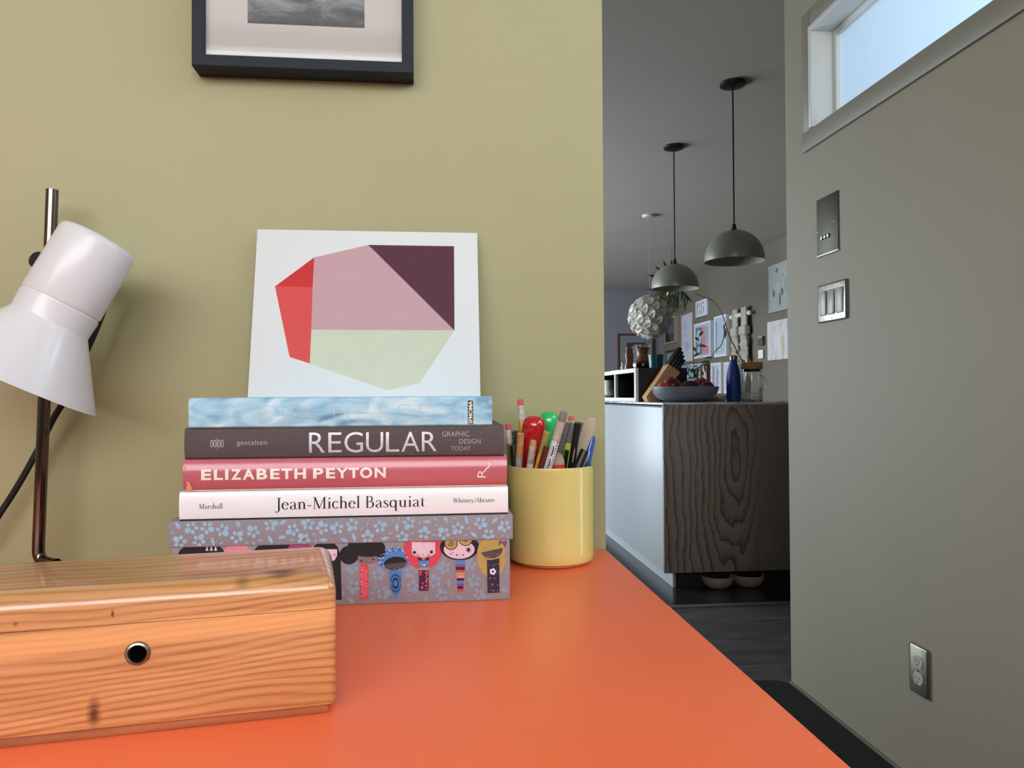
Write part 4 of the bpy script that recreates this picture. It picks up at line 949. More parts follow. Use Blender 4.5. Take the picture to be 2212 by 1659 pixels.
# ---- on the island
bo = thing('fruit_bowl', 'wide grey ceramic bowl of fruit on the island', 'bowl', (1.325, 3.905, IT))
b = MB(); b.lathe([(0, 0), (.078, 0), (.084, .003), (.118, .009), (.149, .026), (.166, .050), (.1728, .074), (.1735, .0795), (.172, .0815), (.169, .079), (.160, .058), (.134, .042), (.10, .036), (0, .034)], 64); b.build('shell', pm('grey_blue_glaze', (122, 126, 138), .3, var=.06, scale=30), bo)
M_apple = pm('dark_red_apple_skin', (112, 18, 26), .3, var=.35, scale=40, coat=.2); M_stalk = pm('apple_stalk', (70, 50, 34), .8)
def apple(label, loc, r, skin, tilt):
    o = thing('apple', label, 'fruit', loc, group='fruit in the grey bowl'); o.rotation_euler = tilt
    b = MB(); pr = []
    for i in range(17):
        a = -PI/2+PI*i/16; rr = math.cos(a)*(1+.06*math.sin(a)); z = math.sin(a)-.22*math.exp(-(math.cos(a)/.28)**2)*(1 if a > 0 else -.6)
        pr.append((max(0, rr)*r if 0 < i < 16 else 0, z*r*.92))
    b.lathe(pr, 28); b.build('flesh', skin, o)
    b = MB(); b.tube([(0, 0, r*.62), (.002, 0, r*.85), (.005, 0, r*1.08)], [.0014, .0012, .0016], 8); b.build('stalk', M_stalk, o)
apple('dark red apple in the bowl beside the knife block', (1.266, 3.94, .985), .048, M_apple, (.3, .5, 0))
apple('dark red apple right of the dark avocado', (1.424, 3.95, .982), .047, M_apple, (-.2, -.4, 1))
apple('glossy dark red apple at the right edge of the fruit', (1.418, 3.83, .972), .035, M_apple, (.2, -.9, 1))
o = thing('tomato', 'orange red tomato at the left edge of the bowl', 'fruit', (1.205, 3.892, .974), group='fruit in the grey bowl')
b = MB(); b.lathe([(0, -.026), (.014, -.025), (.026, -.016), (.0325, 0), (.028, .016), (.018, .0245), (.006, .0255), (0, .0235)], 28); b.build('flesh', pm('tomato_skin', (214, 72, 32), .22, var=.08, coat=.3), o)
b = MB()
for k in range(5):
    a = k*1.257; b.poly([(.002*math.cos(a+1.5), .002*math.sin(a+1.5), .0255), (.012*math.cos(a), .012*math.sin(a), .0275), (.002*math.cos(a-1.5), .002*math.sin(a-1.5), .0255)])
b.build('calyx', pm('tomato_calyx', (70, 96, 40), .7), o)
o = tag(MB().lathe([(0, -.05), (.016, -.047), (.032, -.03), (.038, -.008), (.034, .016), (.024, .036), (.012, .046), (0, .049)], 28, 0, Matrix.Rotation(1.35, 4, 'Y')).build('avocado', pm('avocado_skin', (58, 46, 40), .75, var=.35, scale=160, bump=.6, bscale=220), None), 'dark rough avocado between two red apples', 'fruit', 'fruit in the grey bowl'); o.location = (1.336, 3.865, .974)
o = tag(MB().lathe([(0, -.027), (.013, -.026), (.026, -.014), (.029, 0), (.024, .013), (.012, .022), (.005, .034), (.003, .044), (0, .045)], 24).build('garlic_bulb', pm('garlic_skin', (196, 188, 184), .6), None), 'pale garlic bulb behind the right side of the fruit bowl', 'garlic', 'fruit in the grey bowl'); o.location = (1.474, 4.02, .980)

kb = thing('knife_block', 'leaning pale wooden knife block behind the fruit bowl', 'knife block', (1.172, 4.10, IT), -.05)
pr = [(.012, 0), (.071, 0), (.190, .163), (.126, .208), (0, .028)]
b = MB(); n = len(pr); b.add([(x, 0, z) for x, z in pr]+[(x, .105, z) for x, z in pr], [(i, (i+1) % n, n+(i+1) % n, n+i) for i in range(n)]+[list(range(n))[::-1], [n+i for i in range(n)]])
b.build('body', pm('maple_block', (204, 158, 104), .5, var=.1, scale=3, stretch=(30, 30, 6)), kb, smooth=0)
axv = Vector((.574, 0, .819)); pv = Vector((.819, 0, -.574))
M_kn = pm('black_knife_handle', (20, 20, 22), .35)
for i, (u, y, ln, wd_) in enumerate(((.012, .025, .125, .011), (.012, .062, .12, .011), (.030, .022, .112, .010), (.030, .058, .118, .010), (.050, .03, .10, .009), (.064, .06, .085, .008), (.066, .022, .082, .008))):
    s = Vector((.126, y, .208))+pv*u-axv*.02; e = s+axv*(ln+.02)
    kq = thing('kitchen_knife', ['black handled knife, nearest of the top row in the block', 'black handled knife, farther of the top row in the block', 'black handled knife, nearest of the second row in the block', 'black handled knife, farther of the second row in the block', 'black handled knife standing alone in the third row of the block', 'black handled small knife, farther at the low edge of the block', 'black handled small knife, nearest at the low edge of the block'][i], 'knife', tuple(Vector((1.172, 4.10, IT))+s), group='knives in the block')
    kq.rotation_euler = (0, math.atan2(.574, .819), 0)
    b = MB(); b.box(-wd_, -.0065, .005, wd_, .0065, ln+.016, bev=.003, seg=2); b.build('handle', M_kn, kq)
    b = MB(); b.box(-wd_*.98, -.0035, .0, wd_*.98, .0035, .026, bev=.0005); b.build('bolster', M_steel, kq)
    b = MB(); b.box(-.0035, -.0070, .06, -.0005, .0070, .066); b.build('rivet', M_steel, kq)

bt = thing('water_bottle', 'blue metal water bottle with silver cap on the island', 'bottle', (1.589, 3.90, IT))
b = MB(); b.lathe([(0, 0), (.033, 0), (.0362, .003), (.037, .01), (.037, .108), (.0355, .135), (.030, .168), (.0235, .193), (.0205, .208), (.0195, .219), (0, .219)], 48); b.build('body', pm('cobalt_blue_coating', (30, 58, 140), .45, var=.04), bt)
b = MB(); b.lathe([(.0185, .2185), (.0205, .2195), (.021, .222), (.021, .243), (.0195, .2455), (0, .246)], 40); b.build('cap', M_steel, bt)

def mat_glass():
    m, t, bs = newmat('clear_jar_glass'); bs.inputs['Base Color'].default_value = (.97, .985, .98, 1); bs.inputs['Roughness'].default_value = .02
    bs.inputs['Transmission Weight'].default_value = 1; bs.inputs['IOR'].default_value = 1.45
    return m
M_jar = mat_glass()
jr = thing('glass_jar', 'clear glass jar with a cork lid beside the blue bottle', 'jar', (1.689, 3.90, IT))
b = MB(); b.lathe([(0, 0), (.047, 0), (.0525, .004), (.054, .012), (.054, .145), (.052, .158), (.050, .171), (.047, .171), (.049, .157), (.051, .145), (.051, .014), (.048, .008), (0, .007)], 48); b.build('body', M_jar, jr)
b = MB(); b.lathe([(0, .160), (.0465, .160), (.0465, .1715), (.055, .1725), (.0565, .176), (.0565, .205), (.0545, .2085), (0, .209)], 40); b.build('cork_lid', pm('cork', (188, 138, 94), .85, var=.25, scale=120), jr)
b = MB(); b.tube(catmull([(.051, .0, .062), (.068, 0, .068), (.076, 0, .09), (.072, 0, .12), (.051, 0, .138)], 6), .006, 12); b.build('handle', M_jar, jr)

# folded cloth and saucer behind the bowl
o = thing('dish_cloth', 'crumpled olive dish cloth between fruit bowl and blue bottle', 'cloth', (1.53, 4.06, IT))
b = MB(); n = 20
vs = [(-.07+.14*i/n, -.05+.1*j/n, max(.0006, .030*math.sin(PI*i/n)**.6*math.sin(PI*j/n)**.6*(.65+.35*math.sin(i*1.3+j*.5)*math.cos(j*.9)))) for i in range(n+1) for j in range(n+1)]
b.add(vs, [(i*(n+1)+j, (i+1)*(n+1)+j, (i+1)*(n+1)+j+1, i*(n+1)+j+1) for i in range(n) for j in range(n)]); b.build('fold', pm('olive_cloth', (112, 106, 82), .95, var=.15, scale=80), o, smooth=70)
o = thing('saucer', 'small white dish behind the crumpled cloth on the island', 'dish', (1.64, 4.22, IT))
b = MB(); b.lathe([(0, 0), (.022, 0), (.025, .003), (.04, .018), (.05, .034), (.0485, .035), (.038, .02), (.022, .006), (0, .005)], 32); b.build('shell', M_white, o)

# white framed cubby unit standing on the far side of the island
cu_ = thing('cubby_shelf', 'low black cubby unit with white framed openings on the island', 'shelf', (1.15, 4.235, IT))
b = MB(); b.box(.016, 0, 0, .30, .016, .192); b.box(.016, 1.20, 0, .30, 1.216, .192); b.box(.016, .016, .176, .30, 1.2, .192); b.box(.016, .016, 0, .30, 1.2, .016); b.box(.284, .016, .016, .30, 1.2, .176); b.box(.016, .49, .016, .284, .506, .176)
b.build('carcass', M_black, cu_, smooth=0)
b = MB(); b.box(0, 0, .168, .0158, 1.216, .192); b.box(0, 0, 0, .0158, 1.216, .022); b.box(0, 0, .022, .0158, .036, .168); b.box(0, .484, .022, .0158, .512, .168); b.box(0, 1.18, .022, .0158, 1.216, .168)
b.build('face_frame', M_white, cu_, smooth=0)
pl = thing('saucer', 'white plate at the bottom of the stack in the left cubby', 'plate', (1.224, 5.21, IT+.0162), group='white dishes stacked in the cubby')
b = MB(); b.lathe([(0, 0), (.035, 0), (.038, .003), (.064, .012), (.0655, .0145), (.063, .0145), (.036, .006), (0, .005)], 32); b.build('shell', M_white, pl)
dup(pl, (1.224, 5.21, IT+.0162+.0092), 'white plate lying under the ridged cups in the left cubby')
cq = thing('cup', 'white cup, lowest of the nested stack in the cubby', 'cup', (1.222, 5.205, IT+.0325), group='white dishes stacked in the cubby')
b = MB(); b.lathe([(0, 0), (.024, 0), (.027, .003), (.035, .028), (.0375, .042), (.0365, .043), (.033, .029), (.022, .006), (0, .005)], 32); b.build('shell', M_white, cq)
for k, nm in enumerate(('second', 'third', 'fourth', 'topmost')): dup(cq, (1.222, 5.205, IT+.0325+.0162*(k+1)), 'white cup, %s of the nested stack in the cubby' % (nm if k == 3 else nm+' from below'))

# on top of the cubby unit
TZ = IT+.1925
o = tag(MB().box(-.045, -.11, 0, .045, .11, .011, bev=.003).build('serving_board', M_white, None), 'thin white board lying on the cubby unit', 'board'); o.location = (1.258, 5.0, TZ)
sb = thing('bottle', 'tiny white stoppered bottle on the thin white board', 'bottle', (1.268, 5.0, TZ+.0112))
b = MB(); b.lathe([(0, 0), (.010, 0), (.0115, .002), (.0115, .022), (.006, .032), (.0055, .042), (0, .042)], 20); b.build('body', M_white, sb)
b = MB(); b.lathe([(.004, .0421), (.0075, .044), (.0075, .050), (0, .052)], 16); b.build('stopper', M_white, sb)
M_wal = pm('walnut', (128, 76, 42), .4, var=.2, scale=10, stretch=(6, 6, 1), coat=.3)
ml = thing('pepper_mill', 'slim curved wooden mill, left of the pair by the carafe', 'pepper mill', (1.233, 4.72, TZ), group='wooden mills on the cubby')
b = MB(); b.lathe([(0, 0), (.020, 0), (.021, .004), (.021, .025), (.0135, .05), (.0125, .062), (.0175, .092), (.0165, .108), (.0095, .125), (0, .125)], 28); b.build('body', M_wal, ml)
b = MB(); b.lathe([(.008, .1252), (.013, .13), (.0135, .14), (.009, .146), (.004, .15), (0, .151)], 20); b.build('cap', M_wal, ml)
dup(ml, (1.263, 4.765, TZ), 'slim curved wooden mill, right of the pair by the carafe')
cf = thing('coffee_carafe', 'hourglass coffee carafe with wooden collar and dark coffee', 'carafe', (1.281, 4.56, TZ))
b = MB(); b.lathe([(0, 0), (.045, 0), (.058, .012), (.062, .028), (.054, .05), (.030, .078), (.024, .088), (.030, .104), (.043, .132), (.052, .152), (.0508, .153), (.0415, .133), (.0285, .105), (.0225, .088), (.0285, .076), (.052, .049), (.0595, .028), (.056, .0135), (.044, .003), (0, .003)], 40); b.build('glass', M_jar, cf)
b = MB(); b.lathe([(0, .004), (.043, .004), (.0545, .014), (.0582, .028), (.0535, .0445), (0, .0445)], 32); b.build('coffee', pm('black_coffee', (14, 9, 7), .15), cf)
b = MB(); b.lathe([(.055, .050), (.042, .066), (.0325, .084), (.033, .096), (.036, .112), (.0445, .136), (.0405, .136), (.032, .112), (.0285, .096), (.0285, .084), (.0385, .066), (.052, .050), (.055, .050)], 32); b.build('wooden_collar', M_wal, cf)
tc_ = thing('planter_cup', 'square sided teal cup next to the coffee carafe', 'cup', (1.318, 4.40, TZ))
b = MB(); b.lathe([(0, 0), (.036, 0), (.039, .003), (.0455, .082), (.0455, .0835), (.0435, .0835), (.037, .006), (0, .006)], 40); b.build('body', pm('teal_glaze', (24, 84, 86), .3), tc_)

# arching leafy branch in a slim white vase behind the jar
M_stem = pm('grey_brown_stem', (136, 124, 106), .7); M_leaf = pm('leaf_green', (104, 140, 88), .5, var=.3, scale=40)
br = thing('leafy_branch', 'arching bare branch with small green leaves above the island', 'branch', (1.886, 4.45, IT))
bx = lambda *p: (p[0]-1.886, p[1]-4.45, p[2]-IT)
b = MB(); q = catmull([bx(1.900, 4.45, .93), bx(1.890, 4.45, 1.04), bx(1.879, 4.45, 1.1145), bx(1.8304, 4.45, 1.207), bx(1.7877, 4.45, 1.291), bx(1.7625, 4.45, 1.3749), bx(1.7455, 4.45, 1.4168), bx(1.7027, 4.45, 1.4865), bx(1.6597, 4.45, 1.5142), bx(1.6022, 4.45, 1.5333), bx(1.5736, 4.45, 1.5442)], 5)
b.tube(q, [.0048-.0030*i/(len(q)-1) for i in range(len(q))], 8)
b.tube([bx(1.752, 4.45, 1.355), bx(1.7585, 4.45, 1.33), bx(1.764, 4.45, 1.30), bx(1.76, 4.45, 1.27)], [.002, .0075, .0075, .002], 10)
q2 = catmull([bx(1.7605, 4.45, 1.362), bx(1.7531, 4.44, 1.3049), bx(1.7322, 4.43, 1.2349), bx(1.6856, 4.42, 1.1929), bx(1.6563, 4.41, 1.151), bx(1.6128, 4.40, 1.1148), bx(1.5551, 4.39, 1.0815), bx(1.505, 4.38, 1.062)], 5)
b.tube(q2, [.0032-.0018*i/(len(q2)-1) for i in range(len(q2))], 7)
b.tube([q2[20], (q2[20][0]-.06, q2[20][1], q2[20][2]+.01), (q2[20][0]-.11, q2[20][1], q2[20][2]-.015)], .0013, 6)
b.tube([bx(1.545, 4.39, 1.075), bx(1.545, 4.39, 1.15), bx(1.575, 4.39, 1.225), bx(1.579, 4.39, 1.28)], .0013, 6)
b.build('stem', M_stem, br)
rl = random.Random(9)
def leaf(b, p, d, ln, wd_, up):
    d = Vector(d).normalized(); s = d.cross(Vector(up)); s = s.normalized() if s.length > .01 else Vector((1, 0, 0)); nrm = s.cross(d)
    p = Vector(p); rows = []
    for i in range(6):
        u = i/5; wv = wd_*math.sin(PI*min(.98, u*.92+.04)); dz = -ln*.25*u*u
        c = p+d*(ln*u)+Vector((0, 0, dz)); rows.append((c-s*wv+nrm*wv*.3, c, c+s*wv+nrm*wv*.3))
    vs = [tuple(v) for r in rows for v in r]
    b.add(vs, [(i*3+k, i*3+k+1, i*3+k+4, i*3+k+3) for i in range(5) for k in (0, 1)])
b = MB()
for k in range(80):
    p = (rl.gauss(1.535, .030)-1.886, rl.gauss(4.38, .03)-4.45, rl.gauss(1.066, .030)-IT); leaf(b, p, (rl.uniform(-1, 1), rl.uniform(-1, .3), rl.uniform(-.4, .8)), rl.uniform(.03, .05), .006, (0, 0, 1))
for k in range(9):
    qq = q2[18+rl.randrange(14)]; leaf(b, qq, (rl.uniform(-1, .4), rl.uniform(-.6, .2), rl.uniform(-1, .2)), .045, .006, (0, 1, .2))
for p in ((1.575, 4.39, 1.225), (1.579, 4.39, 1.28), (1.577, 4.39, 1.255), (1.56, 4.39, 1.19), (1.545, 4.39, 1.16)): leaf(b, bx(*p), (rl.uniform(-.8, .8), -.3, rl.uniform(0, 1)), .05, .008, (0, 1, 0))
b.build('leaves', M_leaf, br, smooth=60)
vs_ = thing('vase', 'slim white vase holding the arching branch behind the glass jar', 'vase', (1.886, 4.45, IT))
b = MB(); b.lathe([(0, 0), (.03, 0), (.036, .004), (.037, .07), (.026, .12), (.024, .15), (.022, .15), (.024, .12), (.034, .07), (.033, .008), (0, .007)], 32); b.build('body', M_white, vs_)

# ================================================================== pendants
M_dome = pm('taupe_lamp_metal', (140, 138, 126), .34, .25, var=.04, scale=8); M_domein = pm('pale_lamp_lining', (176, 172, 160), .6)
pd = thing('pendant_lamp', 'taupe dome pendant on a black cord, the nearer and larger', 'pendant lamp', (1.604, 3.911, 2.6), group='dome pendants over the island')
b = MB(); b.lathe([(0, 0), (.066, 0), (.068, -.004), (.066, -.016), (.05, -.022), (.008, -.024), (0, -.024)], 40); b.build('canopy', M_black, pd)
b = MB(); b.tube([(0, 0, -.022), (0, 0, -.775)], .0042, 10); b.build('cord', M_black, pd)
b = MB(); b.lathe([(0, -.755), (.009, -.757), (.011, -.775), (.016, -.785), (.018, -.792), (0, -.792)], 24); b.build('cord_grip', M_black, pd)
b = MB(); pr = [(0, -.789)]
for i in range(1, 19): a = PI/2*i/18; pr.append((.156*math.sin(a), -.945+.156*math.cos(a)))
pr += [(.156, -.957), (.1548, -.957)]
b.lathe(pr, 64)
pi_ = [(.1548, -.957), (.1545, -.945)]
for i in range(17, 0, -1): a = PI/2*i/18; pi_.append((.1545*math.sin(a), -.945+.1545*math.cos(a)))
pi_.append((0, -.7905)); b.lathe(pi_, 64, 1); b.build('shade', [M_dome, M_domein], pd)
dup(pd, (1.6185, 4.955, 2.6), 'taupe dome pendant on a black cord, the farther and lower in the picture')
gl = thing('globe_pendant', 'white pleated petal globe pendant beyond the domes', 'pendant lamp', (2.008, 6.89, 2.6))
M_gcan = pm('white_plastic_canopy', (200, 198, 196), .4)
b = MB(); b.lathe([(0, 0), (.062, 0), (.064, -.006), (.055, -.022), (.01, -.026), (0, -.026)], 32); b.build('canopy', M_gcan, gl)
b = MB(); b.tube([(0, 0, -.024), (0, 0, -.76)], .0022, 8); b.build('cord', pm('clear_grey_cord', (150, 148, 146), .5), gl)
m, t, bs = newmat('white_petal_plastic'); bs.inputs['Base Color'].default_value = (*lin((206, 201, 190)), 1); bs.inputs['Roughness'].default_value = .35; bs.inputs['Subsurface Weight'].default_value = 0
tl = N(t, 'BsdfTranslucent'); tl.inputs[0].default_value = (.8, .79, .74, 1); mx = N(t, 'MixShader'); mx.inputs[0].default_value = .25
L(t, bs.outputs[0], mx.inputs[1]); L(t, tl.outputs[0], mx.inputs[2]); L(t, mx.outputs[0], t.nodes['Material Output'].inputs[0])
b = MB(); cz = Vector((0, 0, -.947)); np_ = 62
for k in range(np_):
    z = 1-2*(k+.5)/np_; rr = math.sqrt(1-z*z); a = k*2.39996; nv = Vector((rr*math.cos(a), rr*math.sin(a), z))
    t1 = nv.cross(Vector((0, 0, 1))).normalized(); t2 = nv.cross(t1); base = len(b.v); R_ = .062
    vs = [tuple(cz+nv*.174)]
    for ring in range(1, 5):
        for i in range(16):
            q = 2*PI*i/16; u = R_*ring/4; hgt = .174+.014*(ring/4)**2+.010*math.sin(q*3+a)*(ring/4)**2
            vs.append(tuple(cz+nv*hgt+(t1*math.cos(q)+t2*math.sin(q))*u))
    fs = [(0, 1+i, 1+(i+1) % 16) for i in range(16)]+[(1+(r-1)*16+i, 1+r*16+i, 1+r*16+(i+1) % 16, 1+(r-1)*16+(i+1) % 16) for r in range(1, 4) for i in range(16)]
    b.add(vs, fs)
b.build('petal_shade', m, gl, smooth=60)
b = MB(); b.lathe([(0, -.807)]+[(.14*math.sin(PI*i/12), -.947+.14*math.cos(PI*i/12)) for i in range(1, 12)]+[(0, -1.087)], 32); b.build('inner_globe', m, gl)

# hanging plant behind the farther dome
hp = thing('hanging_plant', 'spiky green hanging plant half hidden behind the farther dome', 'plant', (2.68, 8.3, 2.6))
b = MB(); b.lathe([(0, -.56), (.06, -.56), (.075, -.55), (.095, -.44), (.09, -.44), (.07, -.54), (0, -.545)], 28); b.build('pot', M_gcan, hp)
b = MB(); b.tube([(0, 0, 0), (0, 0, -.3)], .002, 6)
for k in range(3): a = k*2.094; b.tube([(0, 0, -.3), (.092*math.cos(a), .092*math.sin(a), -.442)], .0016, 6)
b.build('hanger', M_black, hp)
M_leafd = pm('dark_leaf_green', (44, 58, 38), .5, var=.3, scale=20); M_leaf3 = pm('grass_leaf_green', (66, 80, 36), .5, var=.35, scale=20)
b = MB()
for dx, dz in ((-.31, -.30), (-.22, -.17), (-.02, -.08), (.2, -.14), (-.30, -.5), (.18, -.62), (.24, -.3), (-.14, -.1)):
    s = Vector((0, 0, -.45)); e = Vector((dx, 0, dz)); dr = e-s; leaf(b, s, dr+Vector((0, rl.uniform(-.15, .15), dr.length*.22)), dr.length*1.04, .02, (0, 1, .1))
b.build('spiky_leaves', M_leafd, hp, smooth=60)
b = MB()
for k in range(60):
    x = rl.uniform(-.1, .1); s = (x, rl.uniform(-.09, .09), -.45+rl.uniform(-.03, .02)); q = catmull([s, (x*1.6-.02, s[1]*1.4, -.55), (x*1.7-.03+rl.gauss(0, .02), s[1]*1.5, -.66+rl.uniform(-.05, .05)), (x*1.7-.05+rl.gauss(0, .03), s[1]*1.5, -.76+rl.uniform(-.1, .1))], 3)
    b.tube(q, [.006]*(len(q)-3)+[.005, .003, .001], 4)
b.build('grassy_leaves', M_leaf3, hp, smooth=60)

# ================================================================== pictures on the gallery wall and the far wall
def canvas(name, label, y0, y1, z0, z1, dep, m_):
    o = thing(name, label, 'painting', (3.72, y1, z0), RW, 'art on the gallery wall')
    b = MB(); b.box(0, -dep, 0, y1-y0, -.001, z1-z0, bev=.003); b.build('canvas', m_, o)
    return o
def splodge(name, cols, sc=(5, 5, 5)):
    m, t, bs = newmat(name); n = N(t, 'TexNoise', i_Scale=1.0, i_Detail=4.0, i_Distortion=1.0); L(t, coords(t, sc), n.inputs['Vector'])
    k = len(cols); L(t, ramp(t, n.outputs[0], [(.3+.4*i/(k-1), lin(c)) for i, c in enumerate(cols)]), bs.inputs['Base Color']); bs.inputs['Roughness'].default_value = .7
    return m
o = canvas('painting', 'pale green painting, highest beside the grey wall edge', 7.60, 8.057, 1.82, 2.335, .03, splodge('green_grey_paint', [(134, 142, 134), (156, 162, 154), (148, 154, 148), (164, 158, 150)]))
b = MB()
for cx, cz_, rx, rz_, mi in ((.21, .44, .03, .026, 0), (.24, .31, .07, .09, 1), (.21, .25, .05, .06, 2), (.13, .2, .03, .04, 0), (.33, .2, .03, .04, 0), (.2, .14, .06, .05, 1), (.28, .12, .02, .07, 0)):
    b.poly([(cx+rx*math.cos(q*PI/8)*(1+.2*math.sin(q*2.3)), -.0304-len(b.f)*.0002, cz_+rz_*math.sin(q*PI/8)) for q in range(16)], mi)
b.build('painted_marks', [pm('dark_grey_dab', (96, 104, 100), .8), pm('rose_grey_dab', (164, 152, 146), .8), pm('ochre_dab', (176, 160, 140), .8)], o, smooth=0)
canvas('painting', 'beige marbled painting directly below the pale green one', 7.62, 8.110, 1.302, 1.727, .025, splodge('beige_marble_paint', [(176, 160, 142), (200, 192, 186), (206, 202, 204), (188, 172, 152)], (4, 4, 3)))
th = thing('thermostat', 'small dark thermostat with green top above the white switch', 'thermostat', (3.72, 8.338, 1.482), RW)
b = MB(); b.box(0, -.035, 0, .118, -.001, .104, bev=.006); b.build('housing', pm('grey_thermostat', (84, 86, 82), .4), th)
b = MB(); b.box(.004, -.0362, .086, .114, -.0345, .1035); b.build('display', pm('green_label', (150, 176, 74), .5), th, smooth=0)  # green band across the top of the housing
ws = thing('wall_switch', 'small white rounded switch below the thermostat', 'switch', (3.72, 8.354, 1.333), RW)
b = MB(); b.box(0, -.03, 0, .12, -.001, .103, bev=.012, seg=3); b.build('housing', M_white, ws)
b = MB(); b.box(.04, -.034, .03, .08, -.0295, .073, bev=.002); b.build('button', M_white, ws)

def pic(label, y0, y1, z0, z1, dep, fw, fm, mm_, art=None, far=None):
    w_, h_ = y1-y0, z1-z0
    if far: o = thing('framed_picture', label, 'picture', far, 0, None)
    else: o = thing('framed_picture', label, 'picture', (3.72, y1, z0), RW, 'art on the gallery wall')
    b = MB(); frame_bars(b, w_, h_, fw, -dep, -.001, bev=.002); b.build('frame', fm, o)
    b = MB(); b.box(fw-.001, -dep+.006, fw-.001, w_-fw+.001, -.002, h_-fw+.001); b.build('mat_board', mm_, o, smooth=0)
    if art:
        b, ms = MB(), []
        for pts, col in art:
            if col not in ms: ms.append(col)
            b.poly([(fw+(w_-2*fw)*u, -dep+.0052-.0004*len(b.f)/20-.0002*ms.index(col), fw+(h_-2*fw)*v) for u, v in pts], ms.index(col))
        b.build('print', [ART[c] for c in ms], o, smooth=0)
    b = MB(); b.box(fw-.001, -dep+.0012, fw-.001, w_-fw+.001, -dep+.0022, h_-fw+.001); b.build('glass', M_glassK, o, smooth=0)
    return o
M_glassK = glass_sheet('gallery_glass', f0=.012)
ART = {k: pm('art_'+k, c, .75, var=.08, scale=12) for k, c in dict(slate=(104, 114, 130), ice=(190, 204, 218), coral=(228, 146, 152), black=(24, 24, 28), dark=(44, 50, 54), mist=(150, 160, 168), lilac=(190, 188, 204), blue=(150, 184, 206), brown=(92, 46, 32), pale=(206, 206, 206), teal=(70, 88, 92)).items()}
rect = lambda a, c, e, g: [(a, c), (e, c), (e, g), (a, g)]
oval = lambda cx, cy, rx, ry: [(cx+rx*math.cos(q*PI/10), cy+ry*math.sin(q*PI/10)) for q in range(20)]
M_fw = pm('white_frame_paint', (220, 222, 224), .4); M_fb = pm('black_frame_paint', (18, 18, 20), .4); M_fo = pm('pale_wood_frame', (176, 148, 128), .5); M_fbr = pm('red_brown_frame', (96, 44, 32), .4)
M_pw = pm('white_art_paper', (208, 208, 216), .8); M_pb = pm('blue_art_paper', (168, 192, 210), .8); M_pd = pm('dark_art_paper', (52, 58, 62), .7)
o = canvas('text_print', 'small white canvas of black ink marks above the coral abstract', 9.945, 10.385, 2.006, 2.230, .035, M_pw)
o['category'] = 'print'
b = MB()
for k in range(4):
    for r in range(5):
        x = .07+k*.085; z = .03+r*.034
        if (k*3+r) % 7 == 5: continue
        ribbon(b, [(x+rl.uniform(-.008, .008), z, .012), (x+rl.uniform(-.012, .012), z+.012, .022), (x+rl.uniform(-.01, .01), z+.028, .010)], lambda X, Z: (X, -.0354, Z))
b.build('ink_marks', M_ink, o, smooth=0)
pic('dark picture in thin wooden frame, farthest along the gallery wall', 11.25, 11.755, 1.727, 2.128, .055, .02, M_fo, M_pd, [(rect(0, 0, .3, 1), 'black'), (rect(.35, .3, .9, .9), 'teal')])
pic('tall blank pale picture with pinkish wood frame', 10.505, 11.0, 1.402, 2.109, .04, .014, M_fo, M_pw, [(oval(.5, .3, .2, .1), 'lilac'), (oval(.35, .75, .12, .1), 'lilac')])
pic('white framed abstract of slate ovals and coral bars', 9.785, 10.413, 1.428, 1.915, .05, .03, M_fw, pm('ice_art_paper', (186, 200, 216), .8), [(rect(.07, .06, .48, .93), 'slate'), (oval(.27, .62, .17, .25), 'ice'), (oval(.25, .22, .11, .13), 'ice'), ([(.48, .05), (.93, .05), (.93, .3), (.72, .3), (.72, .93), (.48, .93)], 'coral'), (rect(.80, .4, .86, .9), 'mist')])
pic('white framed pale blue print left of the woven hanging', 9.267, 9.676, 1.415, 1.946, .04, .03, M_fw, pm('pale_blue_art_paper', (190, 206, 222), .8), [([(.25, .1), (.75, .15), (.8, .6), (.4, .7)], 'ice'), (rect(.08, .05, .2, .9), 'mist')])
pic('dark framed grey picture low behind the knife handles', 11.24, 11.765, 1.30, 1.615, .04, .02, M_fb, pm('grey_art_paper', (110, 110, 114), .8), [(rect(.1, .1, .9, .9), 'mist')])
pic('pale blue picture low on the wall behind the leaves', 10.222, 10.99, .978, 1.362, .035, .014, M_fw, M_pb, [(oval(.3, .6, .2, .25), 'ice'), (rect(.6, .05, .95, .5), 'blue')])
pic('narrow picture with red brown bands and pale middle', 9.94, 10.195, .976, 1.336, .045, .018, M_fbr, M_pw, [(rect(.02, .0, .3, 1), 'brown'), (rect(.34, .02, .8, .98), 'pale')])
pic('white framed figure print low beside the blue bottle', 9.455, 9.806, .944, 1.345, .04, .03, M_fw, M_pw, [(rect(.08, .05, .3, .95), 'mist'), ([(.55, .2), (.7, .25), (.8, .8), (.62, .86)], 'mist')])
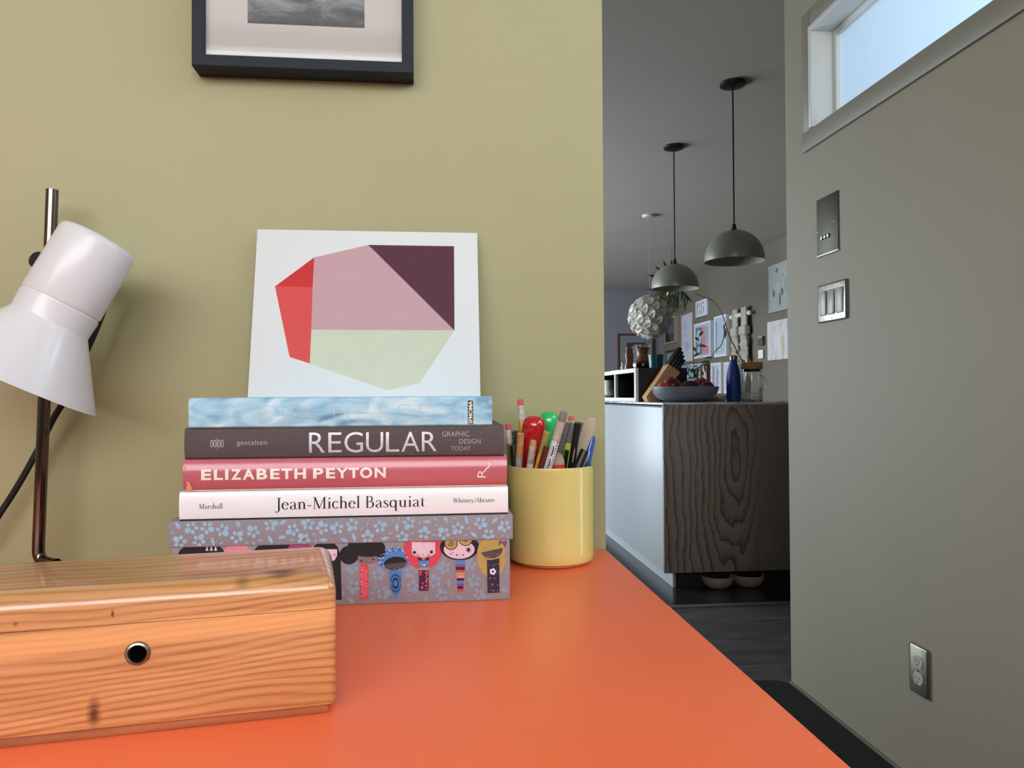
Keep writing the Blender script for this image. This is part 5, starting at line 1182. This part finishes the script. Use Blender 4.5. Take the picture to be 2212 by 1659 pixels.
pic('white framed picture mostly hidden behind the blue bottle', 9.0, 9.35, .943, 1.336, .04, .03, M_fw, M_pw, [(rect(.2, .2, .8, .8), 'ice')])
pic('red brown framed dark print on the far wall behind the carafe', 0, .585, 1.285, 1.905, .04, .028, M_fbr, pm('grey_mat', (132, 136, 138), .8), [(rect(.22, .2, .8, .8), 'dark'), (rect(.34, .3, .7, .7), 'mist'), (rect(.3, .3, .36, .72), 'black')], far=(2.956, 11.97, 1.285))

# woven wall hanging
wh = thing('woven_hanging', 'cream knotted rope hanging in two strips on a dowel', 'wall hanging', (3.72, 9.0, 1.30), RW)
M_rope = pm('cream_rope', (176, 168, 152), .95, var=.25, scale=60, bump=.8, bscale=120)
b = MB(); b.tube([(.0, -.07, .575), (.53, -.07, .575)], .012, 12); b.build('dowel', pm('dark_dowel', (60, 52, 46), .6), wh)
for x in (.0, .19, .27, .52):
    b = MB(); b.lathe([(0, -.028)]+[(.03*math.sin(PI*i/8), -.03*math.cos(PI*i/8)) for i in range(1, 8)]+[(0, .03)], 16, 0, Matrix.Translation((x, -.07, .575))); b.build('bead', M_white, wh)
for x0 in (.04, .30):
    b = MB()
    b.box(x0, -.085, .40, x0+.15, -.055, .66, bev=.012)
    b.box(x0-.01, -.11, .33, x0+.165, -.03, .44, bev=.02, seg=3)
    for k in range(10):
        z = .05+k*.031; b.tube([(x0+.02+.05*math.sin(k), -.06-.03*math.cos(k*2), z-.02), (x0+.075, -.1, z+.012), (x0+.13+.03*math.cos(k), -.06, z-.012)], .022, 8)
    b.box(x0, -.075, .0, x0+.055, -.045, .2, bev=.01); b.box(x0+.09, -.075, -.0, x0+.15, -.045, .2, bev=.01)
    b.build('strip', M_rope, wh)
b = MB()
for k in range(3): b.tube(catmull([(.12, -.08, .17-k*.02), (.2, -.1, .11-k*.025), (.3, -.1, .11-k*.025), (.38, -.08, .17-k*.02)], 6), .01, 8)
b.tube(catmull([(.08, -.07, .02), (.2, -.08, -.005), (.36, -.07, .02)], 6), .01, 8); b.build('rope_loops', M_rope, wh)
